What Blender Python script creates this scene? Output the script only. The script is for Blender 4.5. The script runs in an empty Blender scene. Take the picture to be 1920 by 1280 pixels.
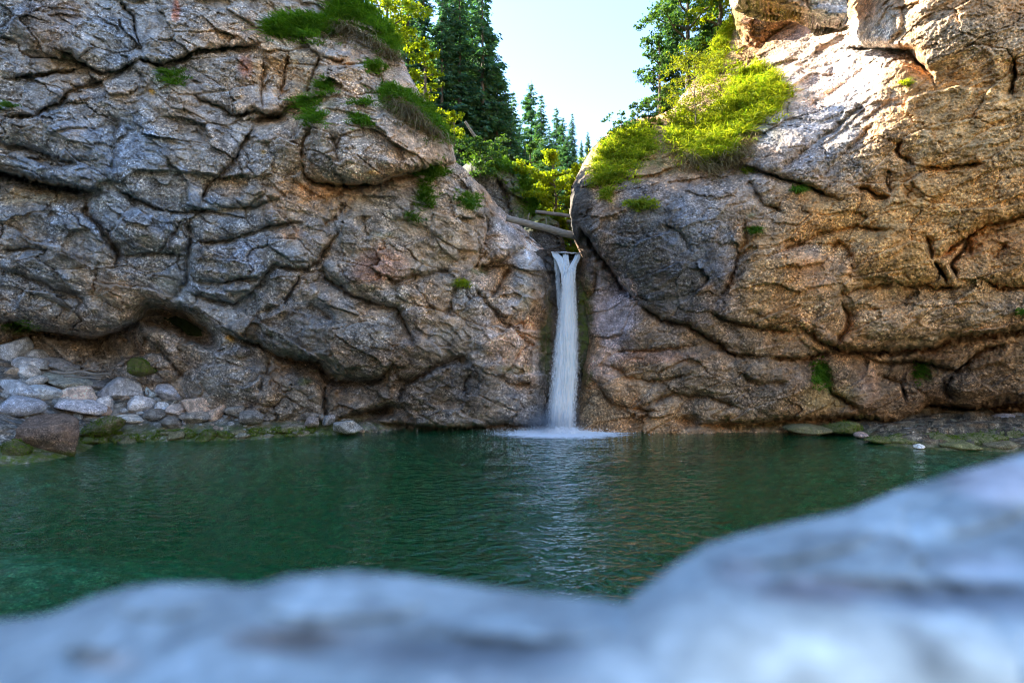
import bpy, bmesh, math, random
import numpy as np
from mathutils import Vector, Matrix

# ------------------------------------------------------------------ camera, sky, sun, exposure
scene = bpy.context.scene
F = 1067.0            # focal length in pixels of the 1920 wide photograph
H = 3.2               # camera height above the pool
cam_d = bpy.data.cameras.new('camera'); cam = bpy.data.objects.new('camera', cam_d)
scene.collection.objects.link(cam); scene.camera = cam
cam.location = (0, 0, H); cam.rotation_euler = (math.radians(90), 0, 0)
cam_d.sensor_width = 36.0; cam_d.lens = 36.0 * F / 1920.0
cam_d.clip_start = 0.05; cam_d.clip_end = 2000
cam_d.dof.use_dof = True; cam_d.dof.focus_distance = 19.5; cam_d.dof.aperture_fstop = 0.62

SUN = Vector((-0.775, 0.365, 0.515)).normalized()
elev = math.asin(SUN.z); azim = math.atan2(SUN.x, SUN.y)
w = bpy.data.worlds.new('World'); scene.world = w; w.use_nodes = True
nt = w.node_tree; bg = nt.nodes['Background']
sky = nt.nodes.new('ShaderNodeTexSky'); sky.sky_type = 'NISHITA'; sky.sun_disc = False
sky.sun_elevation = elev; sky.sun_rotation = azim; sky.air_density = 1.0; sky.dust_density = 0.35; sky.ozone_density = 3.0
nt.links.new(sky.outputs[0], bg.inputs[0]); bg.inputs[1].default_value = 0.135
sl = bpy.data.lights.new('sun', 'SUN'); so = bpy.data.objects.new('sun', sl); scene.collection.objects.link(so)
sl.energy = 5.0; sl.angle = math.radians(0.5); sl.color = (1.0, 0.93, 0.80)
so.rotation_euler = (-SUN).to_track_quat('-Z', 'Y').to_euler()
scene.view_settings.view_transform = 'Standard'; scene.view_settings.look = 'None'
scene.view_settings.exposure = 2.4; scene.view_settings.gamma = 1.0
cy = scene.cycles
cy.max_bounces = 7; cy.diffuse_bounces = 3; cy.glossy_bounces = 3; cy.transmission_bounces = 4
cy.transparent_max_bounces = 16; cy.caustics_reflective = False; cy.caustics_refractive = False
cy.pixel_filter_type = 'BLACKMAN_HARRIS'; cy.filter_width = 1.15; cy.use_denoising = True; cy.sample_clamp_indirect = 6.0

COL = scene.collection
rng = np.random.default_rng(7)
random.seed(7)

# ------------------------------------------------------------------ helpers: noise
def _hash(i, j, k, s):
    n = (i * 374761393 + j * 668265263 + k * 1274126177 + s * 974634777) & 0xffffffff
    n = ((n ^ (n >> 13)) * 1103515245) & 0xffffffff
    n = ((n ^ (n >> 16)) * 2246822519) & 0xffffffff
    return n ^ (n >> 15)
def noise3(x, y, z, s=0):
    xi = np.floor(x).astype(np.int64); yi = np.floor(y).astype(np.int64); zi = np.floor(z).astype(np.int64)
    xf = x - xi; yf = y - yi; zf = z - zi
    u = xf*xf*xf*(xf*(xf*6-15)+10); v = yf*yf*yf*(yf*(yf*6-15)+10); ww = zf*zf*zf*(zf*(zf*6-15)+10)
    out = 0
    for a in (0, 1):
        for b in (0, 1):
            for c in (0, 1):
                h = _hash(xi+a, yi+b, zi+c, s)
                g = ((h & 1023)/511.5-1)*(xf-a) + (((h >> 10) & 1023)/511.5-1)*(yf-b) + (((h >> 20) & 1023)/511.5-1)*(zf-c)
                out = out + g * (u if a else 1-u) * (v if b else 1-v) * (ww if c else 1-ww)
    return out * 1.3
def fbm(x, y, z, o=4, s=0, gain=0.5, lac=2.07, ridge=False):
    a = 1.0; t = 0; n = 0
    for i in range(o):
        q = noise3(x, y, z, s+i*17)
        if ridge: q = 1 - 2*np.abs(q)
        t = t + a*q; n += a; a *= gain; x = x*lac; y = y*lac; z = z*lac
    return t / n
def worley(x, y, z, s=0):
    """F1, F2, cell id and a random plane through each cell"""
    xi = np.floor(x).astype(np.int64); yi = np.floor(y).astype(np.int64); zi = np.floor(z).astype(np.int64)
    f1 = np.full(x.shape, 9.0); f2 = f1.copy(); cid = np.zeros(x.shape); pl = np.zeros(x.shape)
    for a in (-1, 0, 1):
        for b in (-1, 0, 1):
            for c in (-1, 0, 1):
                h = _hash(xi+a, yi+b, zi+c, s)
                dx = x-(xi+a+(h & 1023)/1023); dy = y-(yi+b+((h >> 10) & 1023)/1023); dz = z-(zi+c+((h >> 20) & 1023)/1023)
                d = dx*dx+dy*dy+dz*dz; m = d < f1
                f2 = np.where(m, f1, np.minimum(f2, d)); f1 = np.where(m, d, f1); cid = np.where(m, (h >> 5) % 997, cid)
                pl = np.where(m, dx*(((h >> 3) & 255)/127.5-1)+dz*(((h >> 13) & 255)/127.5-1), pl)
    worley.plane = pl
    return np.sqrt(f1), np.sqrt(f2), cid/997.0
def sstep(a, b, x):
    t = np.clip((x-a)/(b-a), 0, 1); return t*t*(3-2*t)
def unproject(u, v, Y):
    u = np.asarray(u, float); v = np.asarray(v, float)
    return np.stack([(u-960)/F*Y, Y*np.ones_like(u), H+(640-v)/F*Y], -1)
def water_Y(v): return H*F/(v-640.0)

def polyline(pts, U, V):
    """distance, signed side (+ below for a left-to-right line), parameter 0..1"""
    best = np.full(U.shape, 1e9); side = np.ones(U.shape); tt = np.zeros(U.shape)
    L = [0]
    for a, b in zip(pts[:-1], pts[1:]): L.append(L[-1]+math.hypot(b[0]-a[0], b[1]-a[1]))
    for i, (a, b) in enumerate(zip(pts[:-1], pts[1:])):
        dx, dy = b[0]-a[0], b[1]-a[1]; l2 = dx*dx+dy*dy
        t = np.clip(((U-a[0])*dx+(V-a[1])*dy)/l2, 0, 1)
        qx = U-a[0]-t*dx; qy = V-a[1]-t*dy; d = np.hypot(qx, qy)
        m = d < best
        best = np.where(m, d, best)
        side = np.where(m, np.sign(dx*(V-a[1])-dy*(U-a[0])), side)
        tt = np.where(m, (L[i]+t*math.sqrt(l2))/L[-1], tt)
    return best, side, tt
def inside(poly, U, V):
    r = np.zeros(U.shape, bool); n = len(poly)
    for i in range(n):
        x1, y1 = poly[i]; x2, y2 = poly[(i+1) % n]
        if y1 == y2: continue
        c = ((y1 > V) != (y2 > V)) & (U < (x2-x1)*(V-y1)/(y2-y1)+x1)
        r ^= c
    return r
def tps(ctrl, U, V):
    c = np.array(ctrl, float); P = c[:, :2]/500.0; z = c[:, 2]; n = len(c)
    def k(r2): return 0.5*r2*np.log(r2+1e-9)
    A = np.zeros((n+3, n+3)); d2 = ((P[:, None]-P[None])**2).sum(-1)
    A[:n, :n] = k(d2)+np.eye(n)*0.02; A[:n, n] = 1; A[:n, n+1:] = P; A[n, :n] = 1; A[n+1:, :n] = P.T
    s = np.linalg.solve(A, np.concatenate([z, [0, 0, 0]]))
    x = U/500.0; y = V/500.0; out = s[n]+s[n+1]*x+s[n+2]*y
    for i in range(n): out = out+s[i]*k((x-P[i, 0])**2+(y-P[i, 1])**2)
    return out

# ------------------------------------------------------------------ helpers: objects
def tag(o, label, cat, group=None, kind=None):
    o['label'] = label
    if cat: o['category'] = cat
    if group: o['group'] = group
    if kind: o['kind'] = kind
    return o
def make_mesh(name, verts, faces, mat, smooth=True, attrs=None):
    """faces: (n,3) or (n,4) int array (or list of such arrays)"""
    me = bpy.data.meshes.new(name)
    verts = np.asarray(verts, np.float32)
    fl = faces if isinstance(faces, list) else [faces]
    fl = [np.asarray(f, np.int32) for f in fl if len(f)]
    loops = np.concatenate([f.ravel() for f in fl])
    tot = np.concatenate([np.full(len(f), f.shape[1], np.int32) for f in fl])
    me.vertices.add(len(verts)); me.vertices.foreach_set('co', verts.ravel())
    me.loops.add(len(loops)); me.loops.foreach_set('vertex_index', loops)
    me.polygons.add(len(tot)); st = np.concatenate([[0], np.cumsum(tot)[:-1]]).astype(np.int32)
    me.polygons.foreach_set('loop_start', st); me.polygons.foreach_set('loop_total', tot)
    me.polygons.foreach_set('use_smooth', np.full(len(tot), smooth))
    if attrs:
        for k, a in attrs.items():
            a = np.asarray(a, np.float32)
            if a.ndim == 2:
                at = me.attributes.new(k, 'FLOAT_COLOR', 'POINT')
                if a.shape[1] == 3: a = np.concatenate([a, np.ones((len(a), 1), np.float32)], 1)
                at.data.foreach_set('color', a.ravel())
            else:
                at = me.attributes.new(k, 'FLOAT', 'POINT'); at.data.foreach_set('value', a)
    me.update(calc_edges=True); me.validate()
    if mat: me.materials.append(mat)
    return me
def obj(name, me, parent=None, loc=None):
    o = bpy.data.objects.new(name, me); COL.objects.link(o)
    if parent: o.parent = parent
    if loc is not None: o.location = loc
    return o
def thing(name, label, cat, loc=(0, 0, 0), group=None):
    o = bpy.data.objects.new(name, None); COL.objects.link(o); o.location = loc
    o.empty_display_size = 0.2
    return tag(o, label, cat, group)
def copy_tree(o, parent=None):
    c = o.copy(); COL.objects.link(c); c.parent = parent
    for ch in list(o.children): copy_tree(ch, c)
    return c

# ------------------------------------------------------------------ helpers: materials
class N:
    def __init__(s, name):
        s.m = bpy.data.materials.new(name); s.m.use_nodes = True; s.t = s.m.node_tree
        s.t.nodes.clear(); s.out = s.t.nodes.new('ShaderNodeOutputMaterial')
        s.geo = None
    def n(s, typ, **kw):
        nd = s.t.nodes.new(typ)
        for k, v in kw.items():
            if k.startswith('i_'):
                key = k[2:]; key = int(key) if key.isdigit() else key.replace('_', ' ')
                s.set(nd.inputs[key], v)
            else: setattr(nd, k, v)
        return nd
    def set(s, inp, v):
        if isinstance(v, bpy.types.NodeSocket): s.t.links.new(v, inp)
        else: inp.default_value = v
    def pos(s):
        if not s.geo: s.geo = s.t.nodes.new('ShaderNodeTexCoord')
        return s.geo.outputs['Object']
    def map(s, scale=(1, 1, 1), rot=(0, 0, 0), vec=None):
        m = s.n('ShaderNodeMapping'); m.inputs['Scale'].default_value = scale; m.inputs['Rotation'].default_value = rot
        s.t.links.new(vec or s.pos(), m.inputs['Vector']); return m.outputs[0]
    def noise(s, scale, detail=4, rough=0.55, vec=None, dist=0.0):
        n = s.n('ShaderNodeTexNoise'); n.inputs['Scale'].default_value = scale; n.inputs['Detail'].default_value = detail
        n.inputs['Roughness'].default_value = rough; n.inputs['Distortion'].default_value = dist
        s.t.links.new(vec or s.pos(), n.inputs['Vector']); return n.outputs[0]
    def vor(s, scale, feature='F1', vec=None, out=0):
        n = s.n('ShaderNodeTexVoronoi'); n.feature = feature; n.inputs['Scale'].default_value = scale
        s.t.links.new(vec or s.pos(), n.inputs['Vector']); return n.outputs[out]
    def ramp(s, fac, *stops):
        r = s.n('ShaderNodeValToRGB'); e = r.color_ramp.elements
        while len(e) < len(stops): e.new(0.5)
        for el, (p, c) in zip(e, stops):
            el.position = p; el.color = (c, c, c, 1) if not hasattr(c, '__len__') else (*c, 1)
        s.t.links.new(fac, r.inputs[0]); return r.outputs[0]
    def mix(s, fac, a, b, mode='MIX'):
        m = s.n('ShaderNodeMix', data_type='RGBA', blend_type=mode)
        def c(v): return (*v, 1) if (hasattr(v, '__len__') and len(v) == 3) else v
        s.set(m.inputs[0], fac); s.set(m.inputs[6], c(a)); s.set(m.inputs[7], c(b)); return m.outputs[2]
    def math(s, op, a, b=0.0, c=0.0, clamp=False):
        m = s.n('ShaderNodeMath', operation=op, use_clamp=clamp); s.set(m.inputs[0], a); s.set(m.inputs[1], b); s.set(m.inputs[2], c); return m.outputs[0]
    def attr(s, name, out='Color'):
        a = s.n('ShaderNodeAttribute', attribute_name=name); return a.outputs[out]
    def bump(s, h, strength, dist, normal=None):
        b = s.n('ShaderNodeBump'); b.inputs['Strength'].default_value = strength; b.inputs['Distance'].default_value = dist
        s.set(b.inputs['Height'], h)
        if normal: s.set(b.inputs['Normal'], normal)
        return b.outputs[0]
    def finish(s, shader, vol=None):
        s.t.links.new(shader, s.out.inputs[0])
        if vol: s.t.links.new(vol, s.out.inputs[1])
        return s.m

def rock_material(name, tint=None, pebble=1.0, speck=1.0, stain=1.0, scale=1.0, bump=1.0, rough=0.85, strata=0.35, sat=1.0):
    """tint: None reads the 'tint' vertex attribute; moss attribute reads 'moss'"""
    s = N(name)
    base = s.attr('tint') if tint is None else None
    if base is None:
        info = s.n('ShaderNodeObjectInfo').outputs['Random']
        base = s.mix(info, tuple(c*0.82 for c in tint), tuple(min(1, c*1.18) for c in tint))
    big = s.noise(0.45*scale, 5, 0.6, dist=0.6)
    mid = s.noise(2.3*scale, 6, 0.65, dist=0.4)
    fine = s.noise(15*scale, 5, 0.75)
    sv = s.map((0.7*scale, 0.7*scale, 5.5*scale), (0.0, math.radians(24), 0.0))
    lay = s.noise(1.6, 6, 0.7, vec=sv, dist=0.5)
    # warm iron stain, cool lichen grey
    c = s.mix(s.math('MULTIPLY', s.ramp(big, (0.46, 0.0), (0.66, 1.0)), 0.55*stain), base, s.mix(1.0, base, (1.45, 0.96, 0.50), 'MULTIPLY'))
    c = s.mix(s.math('MULTIPLY', s.ramp(s.noise(0.8*scale, 6, 0.65, dist=0.8), (0.50, 0.0), (0.64, 1.0)), 0.55*stain), c, s.mix(1.0, base, (0.78, 0.98, 1.32), 'MULTIPLY'))
    c = s.mix(0.85, c, s.ramp(mid, (0.30, 0.35), (0.48, 0.95), (0.68, 1.7)), 'MULTIPLY')
    c = s.mix(1.0, c, (1.42, 1.33, 1.18), 'MULTIPLY')
    c = s.mix(strata, c, s.ramp(lay, (0.32, 0.45), (0.52, 1.05), (0.70, 1.55)), 'MULTIPLY')
    zone = s.ramp(s.noise(0.7*scale, 4, .6, dist=.5), (0.40, 0.35), (0.58, 1.0))
    stk = s.noise(1.0, 5, .6, vec=s.map((2.4*scale, 2.4*scale, 0.22*scale)), dist=.25)
    c = s.mix(0.55*min(1, stain*1.2), c, s.ramp(stk, (0.36, 0.5), (0.5, 1.0), (0.66, 1.35)), 'MULTIPLY')
    c = s.mix(s.math('MULTIPLY', zone, 0.95*speck), c, s.ramp(fine, (0.33, 0.12), (0.46, 0.75), (0.57, 1.25), (0.68, 2.5)), 'MULTIPLY')
    vc = s.n('ShaderNodeTexVoronoi'); vc.inputs['Scale'].default_value = 19*scale; s.t.links.new(s.pos(), vc.inputs['Vector'])
    peb = s.n('ShaderNodeSeparateColor'); s.t.links.new(vc.outputs['Color'], peb.inputs[0])
    c = s.mix(s.math('MULTIPLY', zone, 0.8*pebble), c, s.ramp(peb.outputs[0], (0.0, 0.40), (0.6, 0.95), (0.85, 1.4), (1.0, 2.4)), 'MULTIPLY')
    # moss / algae film
    gm = s.math('MULTIPLY', s.attr('moss', 'Fac'), s.ramp(s.noise(5*scale, 5, 0.7), (0.36, 0.15), (0.6, 1.0)))
    c = s.mix(gm, c, s.mix(s.noise(9, 3), (0.05, 0.085, 0.008), (0.15, 0.21, 0.015)))
    # red and yellow lichen spots
    h = s.math('MULTIPLY', s.math('MULTIPLY', fine, zone), 0.03)
    h = s.math('ADD', h, s.math('MULTIPLY', s.vor(19*scale), -0.028*pebble))
    h = s.math('ADD', h, s.math('MULTIPLY', lay, 0.018))
    h = s.math('ADD', h, s.math('MULTIPLY', mid, 0.035))
    nb = s.bump(h, bump, 1.0)
    p = s.n('ShaderNodeBsdfPrincipled')
    s.set(p.inputs['Base Color'], c); s.set(p.inputs['Normal'], nb)
    wet = s.attr('wet', 'Fac')
    s.set(p.inputs['Roughness'], s.math('SUBTRACT', rough, s.math('MULTIPLY', wet, 0.55)))
    p.inputs['Specular IOR Level'].default_value = 0.35
    return s.finish(p.outputs[0])

def leaf_material(name, ca, cb, trans=0.45, tcol=None):
    s = N(name)
    r = s.n('ShaderNodeNewGeometry').outputs['Random Per Island']
    c = s.mix(r, ca, cb)
    c = s.mix(0.6, c, s.ramp(s.noise(1.3, 3), (0.3, 0.55), (0.7, 1.4)), 'MULTIPLY')
    d = s.n('ShaderNodeBsdfPrincipled'); s.set(d.inputs['Base Color'], c); d.inputs['Roughness'].default_value = 0.6
    d.inputs['Specular IOR Level'].default_value = 0.2
    t = s.n('ShaderNodeBsdfTranslucent')
    tc = s.mix(1.0, c, tcol or (1.9, 1.7, 0.5), 'MULTIPLY'); s.set(t.inputs[0], tc)
    m = s.n('ShaderNodeMixShader'); m.inputs[0].default_value = trans
    s.t.links.new(d.outputs[0], m.inputs[1]); s.t.links.new(t.outputs[0], m.inputs[2])
    return s.finish(m.outputs[0])
def bark_material(name, ca, cb, sc=(3, 3, 0.6)):
    s = N(name)
    v = s.map(sc); n = s.noise(6, 6, 0.7, vec=v)
    c = s.ramp(n, (0.3, ca), (0.7, cb)); p = s.n('ShaderNodeBsdfPrincipled')
    s.set(p.inputs['Base Color'], c); p.inputs['Roughness'].default_value = 0.9
    s.set(p.inputs['Normal'], s.bump(n, 0.8, 0.02)); return s.finish(p.outputs[0])

M_CLIFF = rock_material('cliff_rock')
M_CLIFF_R = rock_material('conglomerate_rock', strata=0.22, pebble=1.0, speck=1.0, stain=0.8)
M_BOULDER = rock_material('boulder_rock', tint=(0.26, 0.265, 0.28), scale=1.6, stain=0.5)
M_BARK = bark_material('bark', (0.05, 0.04, 0.03), (0.16, 0.125, 0.09))
M_DEADWOOD = bark_material('dead_wood', (0.13, 0.11, 0.09), (0.38, 0.34, 0.29), (0.5, 4, 4))
M_SPRUCE = leaf_material('spruce_needles', (0.035, 0.11, 0.085), (0.11, 0.20, 0.085), 0.3, (1.6, 1.8, 0.6))
M_LEAF_DARK = leaf_material('dark_leaves', (0.02, 0.08, 0.05), (0.10, 0.19, 0.03), 0.4)
M_LEAF_LIGHT = leaf_material('light_leaves', (0.12, 0.21, 0.015), (0.32, 0.38, 0.02), 0.55, (1.7, 1.5, 0.4))
M_GRASS = leaf_material('grass_green', (0.05, 0.15, 0.012), (0.16, 0.30, 0.03), 0.35)
M_GRASS_LIT = leaf_material('grass_lit', (0.12, 0.24, 0.012), (0.42, 0.43, 0.045), 0.5, (1.6, 1.5, 0.5))  # sunlight put into the colour: brighter, yellower copy of the green grass
M_GRASS_DRY = leaf_material('grass_dry', (0.16, 0.12, 0.05), (0.28, 0.22, 0.10), 0.3, (1.4, 1.3, 0.9))
M_MOSS = leaf_material('moss', (0.05, 0.09, 0.008), (0.16, 0.24, 0.015), 0.1)

# ------------------------------------------------------------------ rock sheets: relief grids with real depth
SHEETS = {}
class Sheet:
    def __init__(s, U, V, Y): s.u, s.v, s.Y = U, V, Y
    def at(s, u, v):
        i = np.clip(np.searchsorted(s.u, u)-1, 0, len(s.u)-2); j = np.clip(np.searchsorted(s.v, v)-1, 0, len(s.v)-2)
        fu = np.clip((u-s.u[i])/(s.u[i+1]-s.u[i]), 0, 1); fv = np.clip((v-s.v[j])/(s.v[j+1]-s.v[j]), 0, 1)
        Y = s.Y; y = (Y[j, i]*(1-fu)+Y[j, i+1]*fu)*(1-fv)+(Y[j+1, i]*(1-fu)+Y[j+1, i+1]*fu)*fv
        return unproject(u, v, y)

def axis(lo, flo, fhi, hi, step, coarse=9.0):
    a = []
    if lo < flo: a.append(np.linspace(lo, flo, max(2, int((flo-lo)/coarse)), endpoint=False))
    a.append(np.arange(flo, fhi+step, step))
    if fhi < hi: a.append(np.linspace(fhi+2*step, hi, max(2, int((hi-fhi)/coarse))))
    return np.concatenate(a)

def cliff(name, poly, ctrl, cracks, ua, va, tints, mossb, mat, back, sil=None, silr=45, seed=0, edge_depth=1.4,
          amp=1.0, dip=24, blobs=(), grain=1.0, base_tint=(0.27, 0.25, 0.235), wetb=(), wob=7.0, block=0.34, scale=1.0, facet=1.0):
    U, V = np.meshgrid(ua, va)
    nx, nz = U/F*19*scale, V/F*19*scale       # rough metres on the face
    wu = U + fbm(nx*1.1, nz*1.1, 0*nx+3.1, 4, seed+1)*wob*1.3 + fbm(nx*5, nz*5, 0*nx+1.7, 3, seed+2)*wob*0.9
    wv = V + fbm(nx*1.1, nz*1.1, 0*nx+9.4, 4, seed+3)*wob*1.3 + fbm(nx*5, nz*5, 0*nx+6.7, 3, seed+4)*wob*0.9
    Y = tps(ctrl, U, V)
    dmin = np.full(U.shape, 400.0)
    for c in cracks:
        pts, wd, dep, lip, lw = c[:5]
        m = lw*3.2+wd*3+60
        us = [p[0] for p in pts]; vs = [p[1] for p in pts]
        i0, i1 = np.searchsorted(ua, [min(us)-m, max(us)+m]); j0, j1 = np.searchsorted(va, [min(vs)-m, max(vs)+m])
        if i1-i0 < 2 or j1-j0 < 2: continue
        sl_ = (slice(j0, j1), slice(i0, i1))
        d, sd, t = polyline(pts, wu[sl_], wv[sl_])
        tap = np.clip(np.minimum(t, 1-t)*6+0.12, 0, 1)
        tap = np.where((t < 1e-4) | (t > 1-1e-4), tap*np.exp(-d/(wd*2+6)), tap)
        Y[sl_] += dep*tap*(1.15*np.exp(-(d/(wd*.42))**1.2)+0.28*np.exp(-(d/(wd*1.2))**1.5))
        if lip:
            s01 = 0.5+0.5*np.tanh(sd*d/(wd*0.18+0.6))
            Y[sl_] += tap*lip*(s01*np.exp(-(d/lw)**1.3)*0.9 - (1-s01)*np.exp(-(d/lw)**1.3)*0.55)
        dmin[sl_] = np.minimum(dmin[sl_], d+ (1-tap)*60*(dep < 0.3) + (1-tap)*30)
    Y -= block*(0.6*(1-np.exp(-dmin/9.0))+0.4*(1-np.exp(-dmin/34.0)))-block*0.5
    for (bu, bv, ru, rv, h, rot) in blobs:      # bulges (h > 0 towards the viewer) and hollows
        ca, sa = math.cos(math.radians(rot)), math.sin(math.radians(rot))
        du, dv = wu-bu, wv-bv
        r2 = ((du*ca+dv*sa)/ru)**2+((-du*sa+dv*ca)/rv)**2
        if h > 0: Y -= h*np.sqrt(np.clip(1-r2, 0, 1))
        else: Y -= h*np.exp(-r2**1.5)
    X0 = (U-960)/F*Y; Z0 = H+(640-V)/F*Y
    # rock character
    ca, sa = math.cos(math.radians(dip)), math.sin(math.radians(dip))
    a = X0*ca-Z0*sa; b = X0*sa+Z0*ca          # along / across the bedding
    big = fbm(X0*0.45, Y*0.45, Z0*0.45, 3, seed+10)
    d1 = fbm(a*0.8, Y*0.8, b*1.9, 5, seed+20, 0.55)
    rid = fbm(a*0.9+5, Y*0.9, b*2.6, 4, seed+30, 0.5, ridge=True)
    f1, f2, cid = worley(a*0.62+d1*0.35, Y*0.62, b*1.15+d1*0.3, seed+40); pl1 = worley.plane
    g1, g2, gid = worley(a*2.0+d1*0.6, Y*2.0, b*3.6+d1*0.6, seed+50); pl2 = worley.plane
    k1, k2, kid = worley(a*5.5+d1*1.2, Y*5.5, b*9.0+d1*1.2, seed+55); pl3 = worley.plane
    fine = fbm(a*4.5, Y*4.5, b*8.0, 4, seed+60, 0.6)
    gr = fbm(X0*13, Y*13, Z0*13, 3, seed+70, 0.65)
    e1 = sstep(0.0, 0.06, f2-f1); e2 = sstep(0.0, 0.09, g2-g1)
    disp = facet*(0.40*pl1+0.13*pl2+0.04*pl3) + 0.26*big + 0.10*d1 + 0.02*rid + facet*((cid-0.5)*0.30*e1 - 0.06*(1-e1) + (gid-0.5)*0.075*e2 - 0.02*(1-e2)) + 0.06*fine + 0.045*grain*gr
    Y -= disp*amp
    # round the silhouette away from the viewer
    msk = inside(poly, wu*0.45+U*0.55, wv*0.45+V*0.55)
    if sil:
        for line in sil:
            d, _, _ = polyline(line[0], U, V); r = line[1] if len(line) > 1 else silr; ed = line[2] if len(line) > 2 else edge_depth
            q = np.clip(1-d/r, 0, 1); Y += ed*(1-np.sqrt(1-q*q*0.999))
    P = unproject(U, V, Y)
    # albedo zones of the stone, some with shade painted in
    C = np.empty(U.shape+(3,)); C[:] = base_tint
    jit = fbm(nx*0.9, nz*0.9, 0*nx+20, 5, seed+80)
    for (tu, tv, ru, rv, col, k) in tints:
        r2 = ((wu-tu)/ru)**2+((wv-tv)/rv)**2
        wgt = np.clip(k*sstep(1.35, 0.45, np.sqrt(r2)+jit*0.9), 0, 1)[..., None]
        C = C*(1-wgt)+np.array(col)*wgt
    def zones(lst):
        G = np.zeros(U.shape)
        for (tu, tv, ru, rv, k) in lst:
            r2 = ((wu-tu)/ru)**2+((wv-tv)/rv)**2
            G = np.maximum(G, k*sstep(1.3, 0.4, np.sqrt(r2)+jit*0.8))
        return G
    MO, WE = zones(mossb), zones(wetb)
    # mesh
    idx = -np.ones(U.shape, np.int64); cell = msk[:-1, :-1] & msk[1:, :-1] & msk[:-1, 1:] & msk[1:, 1:]
    use = np.zeros(U.shape, bool); use[:-1, :-1] |= cell; use[1:, :-1] |= cell; use[:-1, 1:] |= cell; use[1:, 1:] |= cell
    idx[use] = np.arange(use.sum())
    q = np.stack([idx[:-1, :-1][cell], idx[1:, :-1][cell], idx[1:, 1:][cell], idx[:-1, 1:][cell]], 1)
    verts = P[use]; tint = C[use]; moss = MO[use]; wet = WE[use]
    # thickness: walls going back from every border edge
    e = np.concatenate([q[:, [0, 1]], q[:, [1, 2]], q[:, [2, 3]], q[:, [3, 0]]])
    key = np.sort(e, 1); k1 = key[:, 0]*len(verts)+key[:, 1]
    _, inv, cnt = np.unique(k1, return_inverse=True, return_counts=True)
    be = e[cnt[inv] == 1]; bv = np.unique(be)
    remap = {}; nv = [verts]; faces = [q]; prev = {int(i): int(i) for i in bv}; cur = len(verts); bp = verts[bv]
    nt_ = [tint]; nm = [moss]; nw = [wet]
    for st in range(1, 9):
        f = st/8.0
        off = np.array(back)*f**1.2
        nn = np.stack([noise3(bp[:, 0]*0.8, bp[:, 1]*0.8+f*7, bp[:, 2]*0.8, seed+90+k) for k in range(3)], 1)
        nv.append(bp+off+nn*0.5*f); nt_.append(tint[bv]); nm.append(moss[bv]*(0.6)); nw.append(wet[bv]*0)
        new = {int(i): cur+k for k, i in enumerate(bv)}
        a0 = np.array([prev[int(i)] for i in be[:, 0]]); a1 = np.array([prev[int(i)] for i in be[:, 1]])
        b0 = np.array([new[int(i)] for i in be[:, 0]]); b1 = np.array([new[int(i)] for i in be[:, 1]])
        faces.append(np.stack([a1, a0, b0, b1], 1)); prev = new; cur += len(bv)
    me = make_mesh(name, np.concatenate(nv), np.concatenate(faces), mat, True,
                   {'tint': np.concatenate(nt_), 'moss': np.concatenate(nm), 'wet': np.concatenate(nw)})
    o = obj(name, me)
    sh = Sheet(ua, va, Y); sh.mask = msk
    return o, sh

GREY = (0.235, 0.255, 0.285); BLUE = (0.22, 0.26, 0.32); WARM = (0.33, 0.27, 0.21); PINK = (0.37, 0.31, 0.26)
ORNG = (0.42, 0.25, 0.12); DARK = (0.12, 0.12, 0.125); BRWN = (0.21, 0.155, 0.105); PALE = (0.46, 0.42, 0.41)
RED = (0.34, 0.13, 0.08); YEL = (0.50, 0.30, 0.06)

# ---- left cliff
L_sil = [(300, -800), (540, -330), (650, -40), (668, 5), (700, 28), (745, 85), (765, 130), (790, 178), (825, 225), (848, 268), (857, 304), (872, 315), (905, 348), (935, 385), (962, 408), (985, 432), (1008, 455), (1034, 478), (1040, 540), (1036, 600), (1030, 680), (1028, 740), (1034, 790), (1030, 860)]
L_poly = [(-1200, -800)] + L_sil + [(-1200, 860)]
L_ctrl = [(-450, 850, 21), (0, 840, 21.3), (250, 840, 20.7), (450, 840, 19.8), (700, 840, 20.2), (1000, 840, 20.3), (0, 700, 21.2), (200, 700, 21.0),
 (420, 720, 20.0), (600, 740, 19.9), (800, 740, 20.2), (1000, 740, 20.5),
 (-450, 600, 18.5), (0, 570, 18.6), (200, 570, 19.0), (350, 640, 20.0), (500, 620, 19.2), (700, 640, 19.2), (900, 640, 20.0), (1020, 640, 20.9),
 (0, 450, 18.3), (250, 450, 18.5), (500, 450, 18.9), (750, 480, 19.3), (880, 500, 20.2), (960, 470, 20.9), (1000, 440, 22.9), (975, 425, 22.6), (1015, 510, 20.9), (985, 480, 21.2),
 (-450, 200, 17.3), (0, 200, 17.9), (250, 220, 18.2), (480, 250, 18.8), (640, 270, 18.5), (760, 270, 18.9), (840, 290, 19.8), (660, 380, 19.2), (850, 380, 20.3), (940, 400, 21.6),
 (620, 130, 19.6), (720, 110, 20.6), (800, 220, 20.2), (520, 100, 19.6), (0, -60, 18.6), (250, 20, 19.0), (420, 20, 19.3), (560, 20, 20.3), (650, 10, 21.6),
 (-450, -330, 19), (0, -330, 20.5), (300, -330, 21.5), (560, -330, 21.5), (-1200, 800, 15), (-1200, 200, 15), (-1200, -800, 17), (-400, -800, 21), (300, -800, 22)]
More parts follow.
